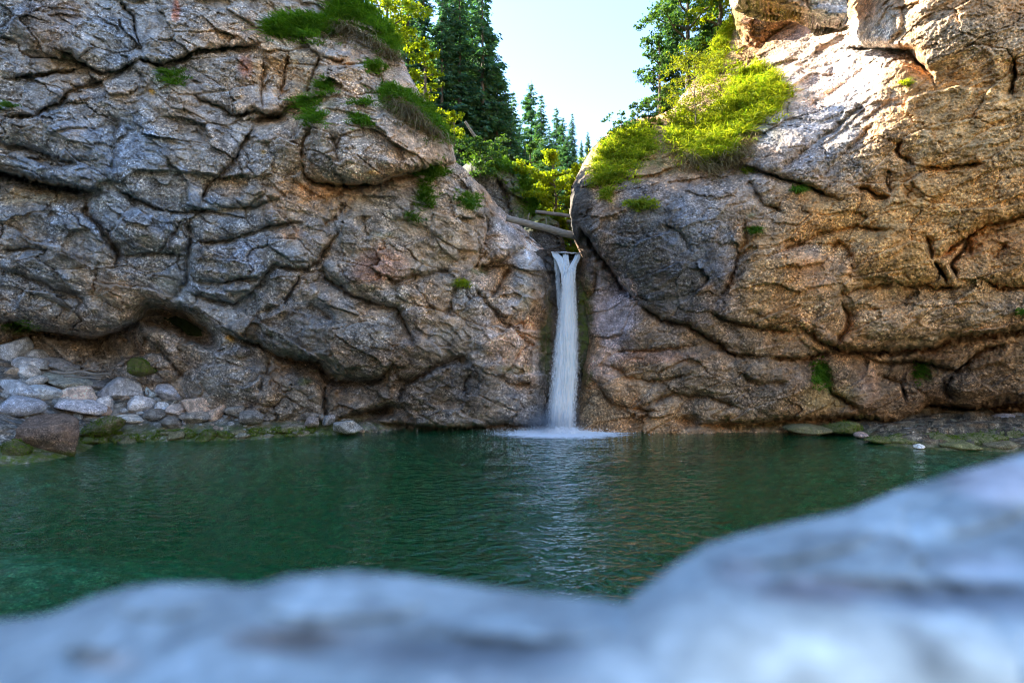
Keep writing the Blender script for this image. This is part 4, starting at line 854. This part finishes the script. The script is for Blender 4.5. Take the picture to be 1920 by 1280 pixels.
for i, (u, v, hw, hh, tint, mo, rot, lab) in enumerate([
 (1893, 789, 22, 8, (.38, .37, .42), 0, -6, 'grey rounded boulder at the right end of the far bank'), (1915, 782, 14, 5, (.40, .40, .45), 0, 0, 'pale stone touching the right edge above the grey rounded boulder'),
 (1862, 799, 40, 6, (.36, .38, .42), 0, -5, 'long light grey slab left of the grey rounded boulder'), (1815, 805, 34, 6, (.33, .35, .38), 0, -4, 'light grey slab in the middle of the right bank'),
 (1765, 808, 18, 5, (.33, .33, .35), 0, 0, 'short grey slab at the left of the row of light slabs'), (1718, 811, 20, 5, (.30, .30, .31), .2, -4, 'greyish stone with mossy side left of the light slabs'),
 (1735, 802, 22, 5, (.13, .12, .09), .5, 0, 'dark mossy stone against the right cliff shadow'), (1782, 795, 26, 6, (.13, .12, .10), .6, 0, 'dark green stone behind the light slabs'),
 (1900, 822, 40, 10, (.16, .14, .08), .85, -5, 'mossy slab at the lower right end of the bank'), (1840, 826, 46, 8, (.15, .14, .07), .95, -4, 'wide bright mossy slab on the right water line'),
 (1775, 826, 44, 7, (.15, .14, .07), .9, -5, 'mossy slab left of the wide bright one'), (1700, 826, 40, 6, (.16, .15, .07), .9, 2, 'low mossy rib of rock pointing into the pool'),
 (1655, 826, 28, 4, (.15, .14, .06), .95, 3, 'outermost moss covered rib at the tip of the right bank'), (1810, 836, 34, 5, (.18, .17, .08), .8, 0, 'mossy stone low on the right water line'),
 (1885, 836, 26, 7, (.15, .12, .08), .6, 0, 'brown mossy block at the right water line'), (1658, 826.5, 6, 3.4, (.55, .50, .36), 0, 0, 'tiny cream coloured pebble on the tip of the right bank'),
 (1726, 837, 9, 3, (.62, .62, .60), 0, 0, 'small white pebble at the right water line'), (1618, 816, 12, 4, (.30, .22, .20), 0, 0, 'small reddish stone just off the right bank'),
 (1537, 809, 8, 3, (.30, .22, .18), 0, 0, 'small pinkish stone at the foot of the right cliff'), (1590, 803, 34, 7, (.12, .12, .05), .95, 0, 'green mossy stone under the right cliff overhang'),
 (1520, 805, 40, 5, (.14, .12, .07), .7, 0, 'flat olive stone at the foot of the right cliff')]):
    boulder(u, v, hw*1.1, hh*1.7, MS_ if mo else MB_, lab, Y=water_Y(max(v+hh*.7, 812)+2) if v > 818 else 18.9+(815-v)*.05, seed=4000+i*3, tint=tuple(c*1.3+.03 for c in tint), moss=mo*.62, rot=rot, group=G3, dep=1.4, facets=8, name='stone', cat='stone')

# ------------------------------------------------------------------ logs and driftwood
def line_pts(a, b, n, bend=0, seed=0):
    a = np.array(a); b = np.array(b); t = np.linspace(0, 1, n)[:, None]; p = a+(b-a)*t
    return p+np.stack([noise3(t[:, 0]*3+seed, 0*t[:, 0]+k, 0*t[:, 0], seed)*bend for k in range(3)], 1)
def log(a, b, r0, r1, label, name='log', cat='log', mat=None, group=None, bend=.05, n=26, seed=0, stubs=0):
    p = line_pts(a, b, n, bend, seed); base = p[0].copy(); p = p-base
    V_, f, c = tube(p, np.linspace(r0, r1, n), 14, seed, .05); me = make_mesh(name, V_, [f, c], mat or M_DEADWOOD)
    o = obj(name, me, None, base); tag(o, label, cat, group)
    for k in range(stubs):
        q = p[int(n*(k+1)/(stubs+1.5))]; d = np.array([random.uniform(-.4, .4), random.uniform(-1, .2), random.uniform(.2, 1)]); d /= np.linalg.norm(d)
        V2, f2, c2 = tube([q, q+d*r0*1.8, q+d*r0*3.4], [r0*.3, r0*.22, r0*.08], 7); obj('branch_stub', make_mesh('branch_stub', V2, [f2, c2], mat or M_DEADWOOD), o)
    return o
log(unproject(950, 409, 20.6), unproject(1082, 443, 21.3), .115, .135, 'thick bare grey log wedged across the gap above the waterfall lip', seed=2, stubs=2)
log(unproject(1004, 397, 25.0), unproject(1085, 407, 24.6), .075, .085, 'upper of the two thin bare logs crossing the gap further back', seed=5)
log(unproject(1040, 413.5, 26.0), unproject(1085, 416, 25.4), .06, .07, 'lower short thin bare log crossing the gap further back', seed=6)
log(unproject(872, 228, 25.0), unproject(922, 302, 25.6), .05, .09, 'thin pale dead trunk leaning down behind the left cliff edge', 'dead_trunk', 'dead tree', seed=9)
for k, (a, b, r0, lab) in enumerate([((98, 697, 18.6), (208, 702, 19.0), .05, 'long bare driftwood pole lying on the left bank'), ((90, 780, 17.4), (152, 795, 17.2), .028, 'thin white stick under the tilted pale slab'),
   ((120, 690, 18.9), (182, 694, 19.2), .035, 'short driftwood stick above the long pole'), ((120, 706, 18.6), (190, 708, 18.8), .03, 'dark driftwood stick below the long pole'), ((0, 824, 15.6), (30, 818, 15.9), .018, 'thin pale twig at the left edge beside the mossy corner boulder'), ((640, 787, 19.0), (662, 785, 19.1), .022, 'short pale stick on the white speckled boulder')]):
    log(unproject(*map(float, a)), unproject(*map(float, b)), r0, r0*.6, lab, 'driftwood', 'driftwood', seed=40+k, group='driftwood on the left bank', n=14, bend=.12)
tw = []; tf = []; tc = []; off = 0
for k in range(60):
    u, v = random.uniform(110, 235), random.uniform(686, 706); a = unproject(u, v, 18.9); d = np.array([random.uniform(-1, 1), random.uniform(-.4, .4), random.uniform(-.25, .45)])*random.uniform(.15, .45)
    V_, f, c = tube(line_pts(a, a+d, 5, .06, k), np.linspace(.009, .004, 5), 5, k); tw.append(V_); tf.append(f+off); tc.append(c+off); off += len(V_)
tag(obj('twigs', make_mesh('twigs', np.concatenate(tw), [np.concatenate(tf), np.concatenate(tc)], M_DEADWOOD)), 'tangle of dry twigs washed against the left cliff foot', 'twigs', kind='stuff')

# ------------------------------------------------------------------ grass and small plants
def blades(P, L, W, droop, seed, nseg=3, outdir=(0, -1, 0.0), spread=.6):
    W = W*1.7; L = L*1.2; r = np.random.default_rng(seed); n = len(P)
    d = np.stack([r.normal(0, spread, n), r.normal(-.25, spread, n), np.full(n, 1.0)], 1)+np.array(outdir)*.35; d /= np.linalg.norm(d, axis=1)[:, None]
    side = np.stack([r.normal(size=n), r.normal(size=n)*.6, r.normal(size=n)*.2], 1); side -= (side*d).sum(1)[:, None]*d; side /= np.linalg.norm(side, axis=1)[:, None]
    L = L*r.uniform(.5, 1.25, n); W = W*r.uniform(.7, 1.3, n); dr = droop*r.uniform(.5, 1.4, n); hz = d.copy(); hz[:, 2] = 0; hz += np.array(outdir)*.5
    rows = []
    for k in range(nseg+1):
        t = k/nseg; c = P+d*(L*t)[:, None]+hz*(L*t*t*dr*.6)[:, None]-np.array([0, 0, 1])*(L*t*t*dr)[:, None]
        w_ = (W*(1-t)**.7 if k < nseg else W*0)[:, None]
        if k < nseg: rows += [c-side*w_, c+side*w_]
        else: rows += [c]
    V_ = np.stack(rows, 1); m = V_.shape[1]; b = (np.arange(n)*m)[:, None]
    q = np.concatenate([b+np.array([[2*k, 2*k+1, 2*k+3, 2*k+2]]) for k in range(nseg-1)]); t3 = b+np.array([[2*nseg-2, 2*nseg-1, 2*nseg]])
    return V_.reshape(-1, 3), q, t3
def sample_poly(poly, n, r):
    us = [p[0] for p in poly]; vs = [p[1] for p in poly]; out = []
    U = r.uniform(min(us), max(us), n*6); V = r.uniform(min(vs), max(vs), n*6); k = inside(poly, U, V); return U[k][:n], V[k][:n]
def grass(poly, sheet, n, L, W, mat, label, droop=.8, seed=0, name='grass', kind='stuff', cat='grass', clump=.25, lift=0.02, spread=.6):
    r = np.random.default_rng(seed); U, V = sample_poly(poly, max(8, n//14), r)
    if not len(U): return
    if cat == 'grass tuft':
        uc, vc = np.mean([p[0] for p in poly]), np.mean([p[1] for p in poly]); q = r.uniform(.35, 1.5, len(U)); U = uc+(U-uc)*q; V = vc+(V-vc)*q
    if cat != 'grass tuft':
        q = r.random(len(U)) < .25; U2 = U+q*r.normal(0, 14, len(U)); V2 = V+q*np.abs(r.normal(0, 12, len(U)))
        jj = np.clip(np.searchsorted(sheet.v, V2), 0, len(sheet.v)-1); ii = np.clip(np.searchsorted(sheet.u, U2), 0, len(sheet.u)-1); q = sheet.mask[jj, ii]
        U = np.where(q, U2, U); V = np.where(q, V2, V)
    n = int(n*.7); P0 = sheet.at(U, V); k = r.integers(0, len(P0), n); P = P0[k]+r.normal(0, clump*.5, (n, 3))*np.array([1, .5, .35]); P[:, 2] += lift; P[:, 1] -= .03
    hs = r.uniform(.6, 1.35, len(P0))[k]
    V_, q, t = blades(P, L*hs, W, droop, seed+1, spread=spread)
    o = obj(name, make_mesh(name, V_, [q, t], mat, True)); tag(o, label, cat, kind=kind); return o
def band(line, h0, h1): return [(u, v-h0) for u, v in line]+[(u, v+h1) for u, v in line[::-1]]
ridge = [(668, 8), (700, 32), (745, 90), (770, 140), (795, 185), (828, 232), (846, 266)]
grass(band([(620, 20), (668, 12), (700, 34), (745, 90)], 16, 18), SL, 9000, .34, .010, M_GRASS, 'green turf hanging over the top edge of the left cliff', 1.1, 1)
grass([(500, 50), (530, 30), (570, 28), (622, 40), (632, 60), (600, 72), (520, 70), (498, 72)], SL, 7000, .30, .010, M_GRASS, 'green grass ledge high on the left cliff', 1.0, 2)
grass([(725, 160), (760, 172), (800, 200), (830, 240), (848, 272), (838, 265), (800, 225), (755, 195), (722, 180)], SL, 8000, .30, .010, M_GRASS, 'band of green grass running down the right edge of the left cliff', 1.0, 3)
grass([(730, 185), (765, 205), (800, 235), (838, 272), (825, 262), (780, 225), (740, 200)], SL, 3000, .32, .009, M_GRASS_DRY, 'dry straw coloured grass fringe hanging below the green band', 1.7, 4)
grass([(620, 45), (660, 55), (720, 90), (750, 120), (735, 115), (680, 70), (625, 60)], SL, 2500, .30, .009, M_GRASS_DRY, 'dry roots and grass hanging under the cliff top turf', 1.8, 5)
for k, (u, v, ru, rv, n, mat, lab) in enumerate([
 (705, 128, 22, 12, 900, M_GRASS, 'small grass tuft above the bulging boulder near the ridge'), (815, 325, 26, 12, 1600, M_GRASS, 'light green grass cushion under the bulging boulder'), (800, 360, 18, 34, 1300, M_GRASS, 'grass strip trailing down beside the grass cushion'),
 (880, 378, 24, 16, 1200, M_GRASS, 'grass tuft on the slope left of the log'), (868, 534, 12, 8, 500, M_GRASS_LIT, 'single bright green tuft low on the left cliff'), (610, 165, 18, 20, 900, M_GRASS, 'dark green tuft in the cracks below the grass ledge'),
 (572, 195, 26, 14, 1100, M_GRASS, 'dark green tuft left of the cracks above the boulder'), (590, 222, 28, 18, 1000, M_GRASS, 'dark grass growing in the hollow left of the bulging boulder'), (676, 230, 24, 12, 700, M_GRASS, 'thin green tuft on top of the bulging boulder'),
 (325, 150, 30, 16, 700, M_GRASS, 'sparse dark plants in the pocket of the upper left cliff'), (690, 195, 34, 8, 500, M_GRASS, 'thin grass line across the upper boulder'), (35, 612, 40, 8, 500, M_GRASS, 'dark green plants under the lower left overhang'), (20, 200, 18, 4, 200, M_GRASS, 'small green plants on the left edge crack'),
 (775, 410, 30, 10, 300, M_GRASS, 'sparse grass below the grass strip'), (1203, 385, 26, 11, 1100, M_GRASS_LIT, 'bright green tuft on the dark nose of the right cliff'), (1135, 365, 14, 16, 700, M_GRASS_LIT, 'yellow green tuft hanging on the left of the dark nose'),
 (1495, 357, 9, 6, 350, M_GRASS, 'tiny green plant on the grey face of the right cliff'), (1398, 322, 10, 5, 200, M_GRASS_LIT, 'tiny plant at the crack under the lit slope'), (1537, 700, 14, 26, 1400, M_GRASS, 'leafy green plant in the dark crevice low on the right cliff'), (1412, 434, 10, 5, 250, M_GRASS, 'small green tuft in the middle of the right cliff'),
 (1722, 700, 16, 16, 400, M_GRASS, 'dark green plant in the shadowed hole of the right cliff'), (1695, 160, 10, 4, 120, M_GRASS_LIT, 'small plant on the lit rock knob high right'), (1915, 587, 10, 5, 200, M_GRASS, 'small green plant at the right edge of the cliff')]):
    r = np.random.default_rng(50+k); th = np.linspace(0, 6.28, 14)[:-1]; rr = r.uniform(.75, 1.15, 13)
    poly = [(u+math.cos(t)*ru*q, v+math.sin(t)*rv*q) for t, q in zip(th, rr)]
    grass(poly, SL if u < 1050 else SR, n, .24, .009, mat, lab, 1.0, 60+k*3, 'grass_tuft', None, 'grass tuft', .12)
# right lit slope
grass([(1110, 310), (1130, 275), (1160, 250), (1200, 235), (1225, 240), (1230, 280), (1195, 300), (1180, 320), (1150, 345), (1120, 350)], SR, 11000, .24, .010, M_GRASS_LIT, 'yellow green grass covering the round nose right of the gap', .9, 201)
grass([(1245, 255), (1270, 215), (1330, 215), (1380, 150), (1420, 115), (1440, 130), (1470, 170), (1465, 200), (1430, 225), (1400, 250), (1370, 290), (1320, 310), (1280, 290)], SR, 20000, .34, .011, M_GRASS_LIT, 'bright sunlit grass slope under the larch on the right cliff', .8, 202)
grass([(1255, 270), (1290, 285), (1320, 300), (1360, 285), (1400, 250), (1420, 250), (1380, 300), (1330, 325), (1270, 300)], SR, 3500, .30, .009, M_GRASS_DRY, 'straw coloured grass fringe below the sunlit slope', 1.6, 203)
grass([(1300, 150), (1352, 60), (1375, 30), (1372, 60), (1355, 120), (1330, 160)], SR, 4000, .30, .01, M_GRASS_LIT, 'narrow yellow green grass edge beside the brown boulder at the top right', 1.0, 204)
grass([(1120, 270), (1150, 245), (1190, 226), (1240, 222), (1240, 236), (1180, 240), (1130, 285)], SR, 2500, .12, .012, M_MOSS, 'brown and green moss crest of the right nose', .8, 205, clump=.12)
grass([(985, 330), (1003, 370), (1005, 420), (995, 400), (975, 345)], SB1, 3500, .25, .011, M_GRASS, 'grass hanging over the mossy outcrop upstream', 1.2, 206)
grass([(890, 285), (940, 296), (970, 320), (960, 325), (900, 305)], SB1, 3500, .3, .011, M_GRASS, 'dark green growth on top of the upstream outcrop', 1.0, 207)

# ------------------------------------------------------------------ leaves, shrubs and trees
def broad_tree(seed, h, cr, nl=9000, leaf=.12, trunk_r=None, crown0=.25, limbs=16, flat=.8):
    """local meshes: trunk with limbs, and crown"""
    r = np.random.default_rng(seed); tr_ = trunk_r or h*.022; TV = []; TF = []; TC = []; off = 0
    tp = line_pts((0, 0, 0), (0, 0, h*.93), 10, h*.03, seed); V_, f, c = tube(tp, np.linspace(tr_, tr_*.2, 10), 8, seed); TV.append(V_); TF.append(f); TC.append(c); off = len(V_)
    cl_ = []
    for k in range(limbs):
        t = crown0+(1-crown0)*(k+.5)/limbs; i = t*9*.93; p0 = tp[min(int(i), 8)]; an = k*2.4+r.uniform(-.4, .4)
        ext = cr*(1-abs(2*t-1.05)**2.2*.65)*r.uniform(.75, 1.2); d = np.array([math.cos(an), math.sin(an), r.uniform(.1, .55)])
        p1 = p0+d*ext; V_, f, c = tube(line_pts(p0, p1, 5, ext*.1, seed+k), np.linspace(tr_*.4, tr_*.08, 5), 5, k); TV.append(V_); TF.append(f+off); TC.append(c+off); off += len(V_)
        for q in (.45, .7, .9, 1.0):
            for e in range(3): cl_.append(p0+(p1-p0)*q+r.normal(0, ext*.2, 3)*np.array([1, 1, .55]))
    cl_ = np.array(cl_); k = r.integers(0, len(cl_), nl); rad = r.uniform(.5, 1.3, len(cl_))[k][:, None]
    dv = r.normal(size=(nl, 3)); dv /= np.linalg.norm(dv, axis=1)[:, None]; P = cl_[k]+dv*rad*(r.random((nl, 1))**.6)*cr*.20*np.array([1, 1, .5*flat])
    LV, LF = leaf_cards(P, leaf, r, .6); return np.concatenate(TV), np.concatenate(TF), np.concatenate(TC), LV, LF
def spruce_tree(seed, h, br, density=1.0, bare=.12, sparse=0.0):
    r = np.random.default_rng(seed); tr_ = h*.014+.03; tp = line_pts((0, 0, 0), (0, 0, h), 12, h*.006, seed); TV, TF, TC = tube(tp, np.linspace(tr_, .012, 12), 8, seed)
    TV = [TV]; TF = [TF]; TC = [TC]; off = len(TV[0]); P0 = []; D0 = []; S0 = []
    z = h*bare; dz = h/58
    while z < h*.985:
        t = (z/h-bare)/(1-bare); L = br*((1-t)**.78)*(.55+.45*min(1, t*5+.4))+.12; nb_ = int(7+2*(1-t))
        for k in range(nb_):
            if r.random() < sparse: continue
            an = r.uniform(0, 6.28); l = L*r.uniform(.65, 1.15); rise = .15*t-.18*(1-t); ns = max(3, int(l/.10*density))
            tt_ = np.linspace(.12, 1, ns); px_ = np.cos(an)*l*tt_; py_ = np.sin(an)*l*tt_; pz_ = z+l*(rise*tt_-.32*tt_**2+.22*tt_**3)+r.uniform(-.1, .1)*dz
            cp = np.stack([px_, py_, pz_], 1)
            if k % 2 == 0:
                V_, f, c = tube(cp[[0, ns//2, ns-1]], [tr_*.25*(1-t)+.012, .012, .006], 4, k, 0); TV.append(V_); TF.append(f+off); TC.append(c+off); off += len(V_)
            for sgn in (-1, 1, 0):
                wl = (.22+.34*(1-tt_))*min(1, l+.25)*(1.0 if sgn else .5)
                dirv = np.stack([-np.sin(an)*sgn+.8*np.cos(an)+0*tt_, np.cos(an)*sgn+.8*np.sin(an)+0*tt_, -.35-.25*r.random(ns)-(.6 if sgn == 0 else 0)], 1); dirv += r.normal(0, .22, dirv.shape)
                dirv /= np.linalg.norm(dirv, axis=1)[:, None]; P0.append(cp+r.normal(0, .03, cp.shape)); D0.append(dirv); S0.append(wl)
        z += dz*r.uniform(.75, 1.25)
    P = np.concatenate(P0); D = np.concatenate(D0); S = np.concatenate(S0)[:, None]*r.uniform(.7, 1.3, (len(P), 1)); n = len(P)
    b = np.cross(D, r.normal(size=(n, 3))*.5+np.array([0, 0, 1.0])); b /= np.linalg.norm(b, axis=1)[:, None]; wd = np.clip(S*.24, .03, .085)
    V_ = np.stack([P, P+D*S*.45+b*wd, P+D*S, P+D*S*.45-b*wd], 1).reshape(-1, 3)
    return np.concatenate(TV), np.concatenate(TF), np.concatenate(TC), V_, np.arange(n*4).reshape(-1, 4)
def plant_tree(parts, name, label, cat, loc, leafmat, group=None, crown='crown'):
    TV, TF, TC, LV, LF = parts; t = thing(name, label, cat, loc, group)
    obj('trunk', make_mesh('trunk', TV, [TF, TC], M_BARK), t); obj(crown, make_mesh(crown, LV, LF, leafmat, False), t); return t
def place(u, Y, topv=None, base=None):
    x = (u-960)/F*Y; z = ground_z(x, Y) if base is None else base; return (x, Y, z-.1), (H+(640-topv)/F*Y-z+.1) if topv is not None else None
# spruces, three models reused
_sp = []
for k, (hh_, bb) in enumerate([(14, 2.3), (16, 2.9), (15, 2.1)]):
    o = plant_tree(spruce_tree(500+k*5, hh_, bb, 1.0, .10, .26), 'spruce', 'x', 'spruce', (0, 0, -50), M_SPRUCE); _sp.append([o, hh_, False])
def spruce(u, Y, topv, label, group, wide=1.0, k=0, base=None, rot=0.0, mat=None):
    loc, h_ = place(u, Y, topv, base); e = _sp[k % 3]
    if not e[2]: o = e[0]; e[2] = True
    else: o = copy_tree(e[0])
    f = h_/e[1]; o.location = loc; o.scale = (f*wide, f*wide, f); o.rotation_euler = (0, 0, rot); tag(o, label, 'spruce', group)
    return o
GA = 'tall spruces above the left cliff'; GB = 'spruces in the distance in the gap'
for i, (u, Y, tv, wd, lab) in enumerate([
 (905, 36, -60, .85, 'tall spruce rising out of the top of the picture, nearest to the open sky'), (932, 37, 100, 1.0, 'shorter spruce right of the tallest one, its tip against white sky'), (862, 35.5, -70, .85, 'dense blue green spruce left of the tree nearest to the open sky'),
 (828, 35, -60, .7, 'spruce with a bare dark trunk rising behind the grassy ridge'), (795, 36, -60, .8, 'spruce behind the sunlit yellow maple leaves'), (765, 36.5, -60, .9, 'leftmost spruce showing above the cliff top turf'),
 (885, 38, -40, 1.0, 'spruce in the second row behind the two tallest'), (845, 39, -50, 1.1, 'far spruce filling the space between the bare trunks'), (958, 37, 205, 1.0, 'small dark spruce at the foot of the taller ones'), (915, 40, 60, 1.0, 'spruce standing behind the shorter spruce with its tip hidden')]):
    spruce(u, Y, tv, lab, GA, wd, i, rot=i*1.3)
for i, (u, Y, tv, wd, lab) in enumerate([
 (996, 52, 150, 1.0, 'tallest pointed spruce in the middle of the gap'), (1015, 50, 176, .9, 'dark spruce right behind the tallest one in the gap'), (1043, 58, 200, .9, 'dark spruce third from left in the gap'), (1056, 56, 216, .9, 'slim spruce between the two dark ones in the gap'),
 (1073, 60, 212, .9, 'darkest spruce near the right side of the gap'), (1102, 62, 246, .9, 'small far spruce beside the right rock nose'), (975, 46, 225, .9, 'spruce left of the tallest one in the gap'), (1030, 54, 235, .9, 'low spruce between the tallest and the dark group'), (1090, 66, 262, .9, 'low far spruce just left of the right rock nose'), (985, 40, 262, .8, 'short green spruce at the left foot of the gap'), (962, 42, 170, .9, 'tall spruce closest to the big trees on the left of the gap'), (1020, 44, 250, 1.0, 'green spruce just behind the glowing tree in the gap'), (1064, 48, 250, 1.0, 'broad low spruce behind the right side of the glowing tree'), (948, 40, 150, .9, 'slim spruce half hidden by the big trees left of the gap')]):
    spruce(u, Y, tv, lab, GB, wd, i+1, rot=i*2.1)
# broadleaf trees
def broad(seed, u, Y, topv, botv, cr, nl, leaf, mat, name, label, cat, group=None, crown0=.2, **kw):
    zb = H+(640-botv)/F*Y; h_ = (botv-topv)/F*Y
    return plant_tree(broad_tree(seed, h_, cr, nl, leaf, crown0=crown0, **kw), name, label, cat, ((u-960)/F*Y, Y, zb), mat, group)
broad(701, 797, 23.6, 62, 235, .75, 2200, .15, M_LEAF_LIGHT, 'maple_sapling', 'yellow green young maple glowing in front of the dark spruces', 'tree')
broad(702, 852, 23.8, 200, 275, .55, 700, .13, M_LEAF_LIGHT, 'maple_sapling', 'small sunlit yellow sapling right of the grassy ridge', 'tree', limbs=8)
broad(703, 725, 24.5, -70, 110, 1.5, 6000, .15, M_LEAF_LIGHT, 'broadleaf_tree', 'light leaved tree with speckled crown above the cliff top turf', 'tree')
broad(704, 1040, 26.5, 285, 455, 1.6, 14000, .15, M_LEAF_LIGHT, 'beech_tree', 'glowing yellow green tree filling the gap above the logs', 'tree', crown0=.02)
broad(705, 995, 28, 260, 430, 1.2, 7000, .14, M_LEAF_DARK, 'beech_tree', 'darker green tree left of the glowing one in the gap', 'tree', crown0=.05)
broad(706, 1070, 26.5, 370, 490, 1.2, 7000, .13, M_LEAF_LIGHT, 'bush', 'low sunlit bush seen under the logs right behind the lip', 'bush', crown0=.02)
broad(707, 1290, 28, -90, 215, 2.4, 15000, .15, M_LEAF_DARK, 'beech_tree', 'large dark leaved tree with layered branches reaching left over the right slope', 'tree', crown0=.12)
broad(708, 1348, 27, -120, 130, 1.6, 8000, .14, M_LEAF_LIGHT, 'beech_tree', 'light leaved tree between the dark one and the brown boulder', 'tree')
broad(709, 1237, 27, 60, 215, .8, 2500, .13, M_LEAF_DARK, 'broadleaf_tree', 'narrow dark tree on the left flank of the large one', 'tree')
broad(710, 1196, 22.6, 182, 232, .42, 700, .10, M_LEAF_DARK, 'sapling', 'left one of two little saplings on the crest of the right nose', 'sapling', 'saplings on the crest', limbs=7)
broad(711, 1216, 22.6, 184, 232, .38, 600, .10, M_LEAF_DARK, 'sapling', 'right one of two little saplings on the crest of the right nose', 'sapling', 'saplings on the crest', limbs=7)
broad(712, 1165, 22.4, 215, 260, .6, 900, .09, M_LEAF_DARK, 'bush', 'low dark bush on the left shoulder of the right nose', 'bush', limbs=8)
broad(713, 900, 24.5, 262, 330, 1.1, 5000, .11, M_LEAF_DARK, 'bush', 'dark green bush at the foot of the leaning dead trunk', 'bush', crown0=.05)
sp_r = spruce(1338, 29, -140, 'spruce with visible brown trunk behind the larch on the right', 'conifers above the right slope', .8, 1)
spruce(1262, 30, -60, 'spruce hidden behind the large dark leaved tree on the right', 'conifers above the right slope', .9, 2)
M_LARCH = leaf_material('larch_needles', (.12, .17, .015), (.24, .25, .02), .5, (1.6, 1.5, .4))
zb = H+(640-248)/F*21.6
plant_tree(broad_tree(811, 3.3, 1.15, 5500, .075, .035, .08, 26), 'larch', 'sunlit yellow green young larch on the grassy right slope', 'larch', ((1303-960)/F*21.6, 21.6, zb), M_LARCH)
for k, (u, v, cr_, lab) in enumerate([(1385, 150, .5, 'sunlit leafy shrub above the grass slope near the brown boulder'), (1345, 225, .55, 'low sunlit shrub in the middle of the grass slope'), (1415, 205, .45, 'low sunlit shrub at the right end of the grass slope'), (1265, 225, .5, 'low green shrub left of the larch trunk'), (1175, 262, .4, 'green shrub on top of the round nose'), (1150, 300, .35, 'small green shrub on the side of the round nose'), (1375, 265, .4, 'small yellow green shrub near the straw fringe')]):
    p = SR.at(np.array([float(u)]), np.array([float(v)]))[0]
    plant_tree(broad_tree(900+k, cr_*1.3, cr_, 1100, .09, .02, .05, 9), 'shrub', lab, 'shrub', (p[0], p[1]-.05, p[2]-.05), M_LEAF_LIGHT, 'shrubs on the right slope')
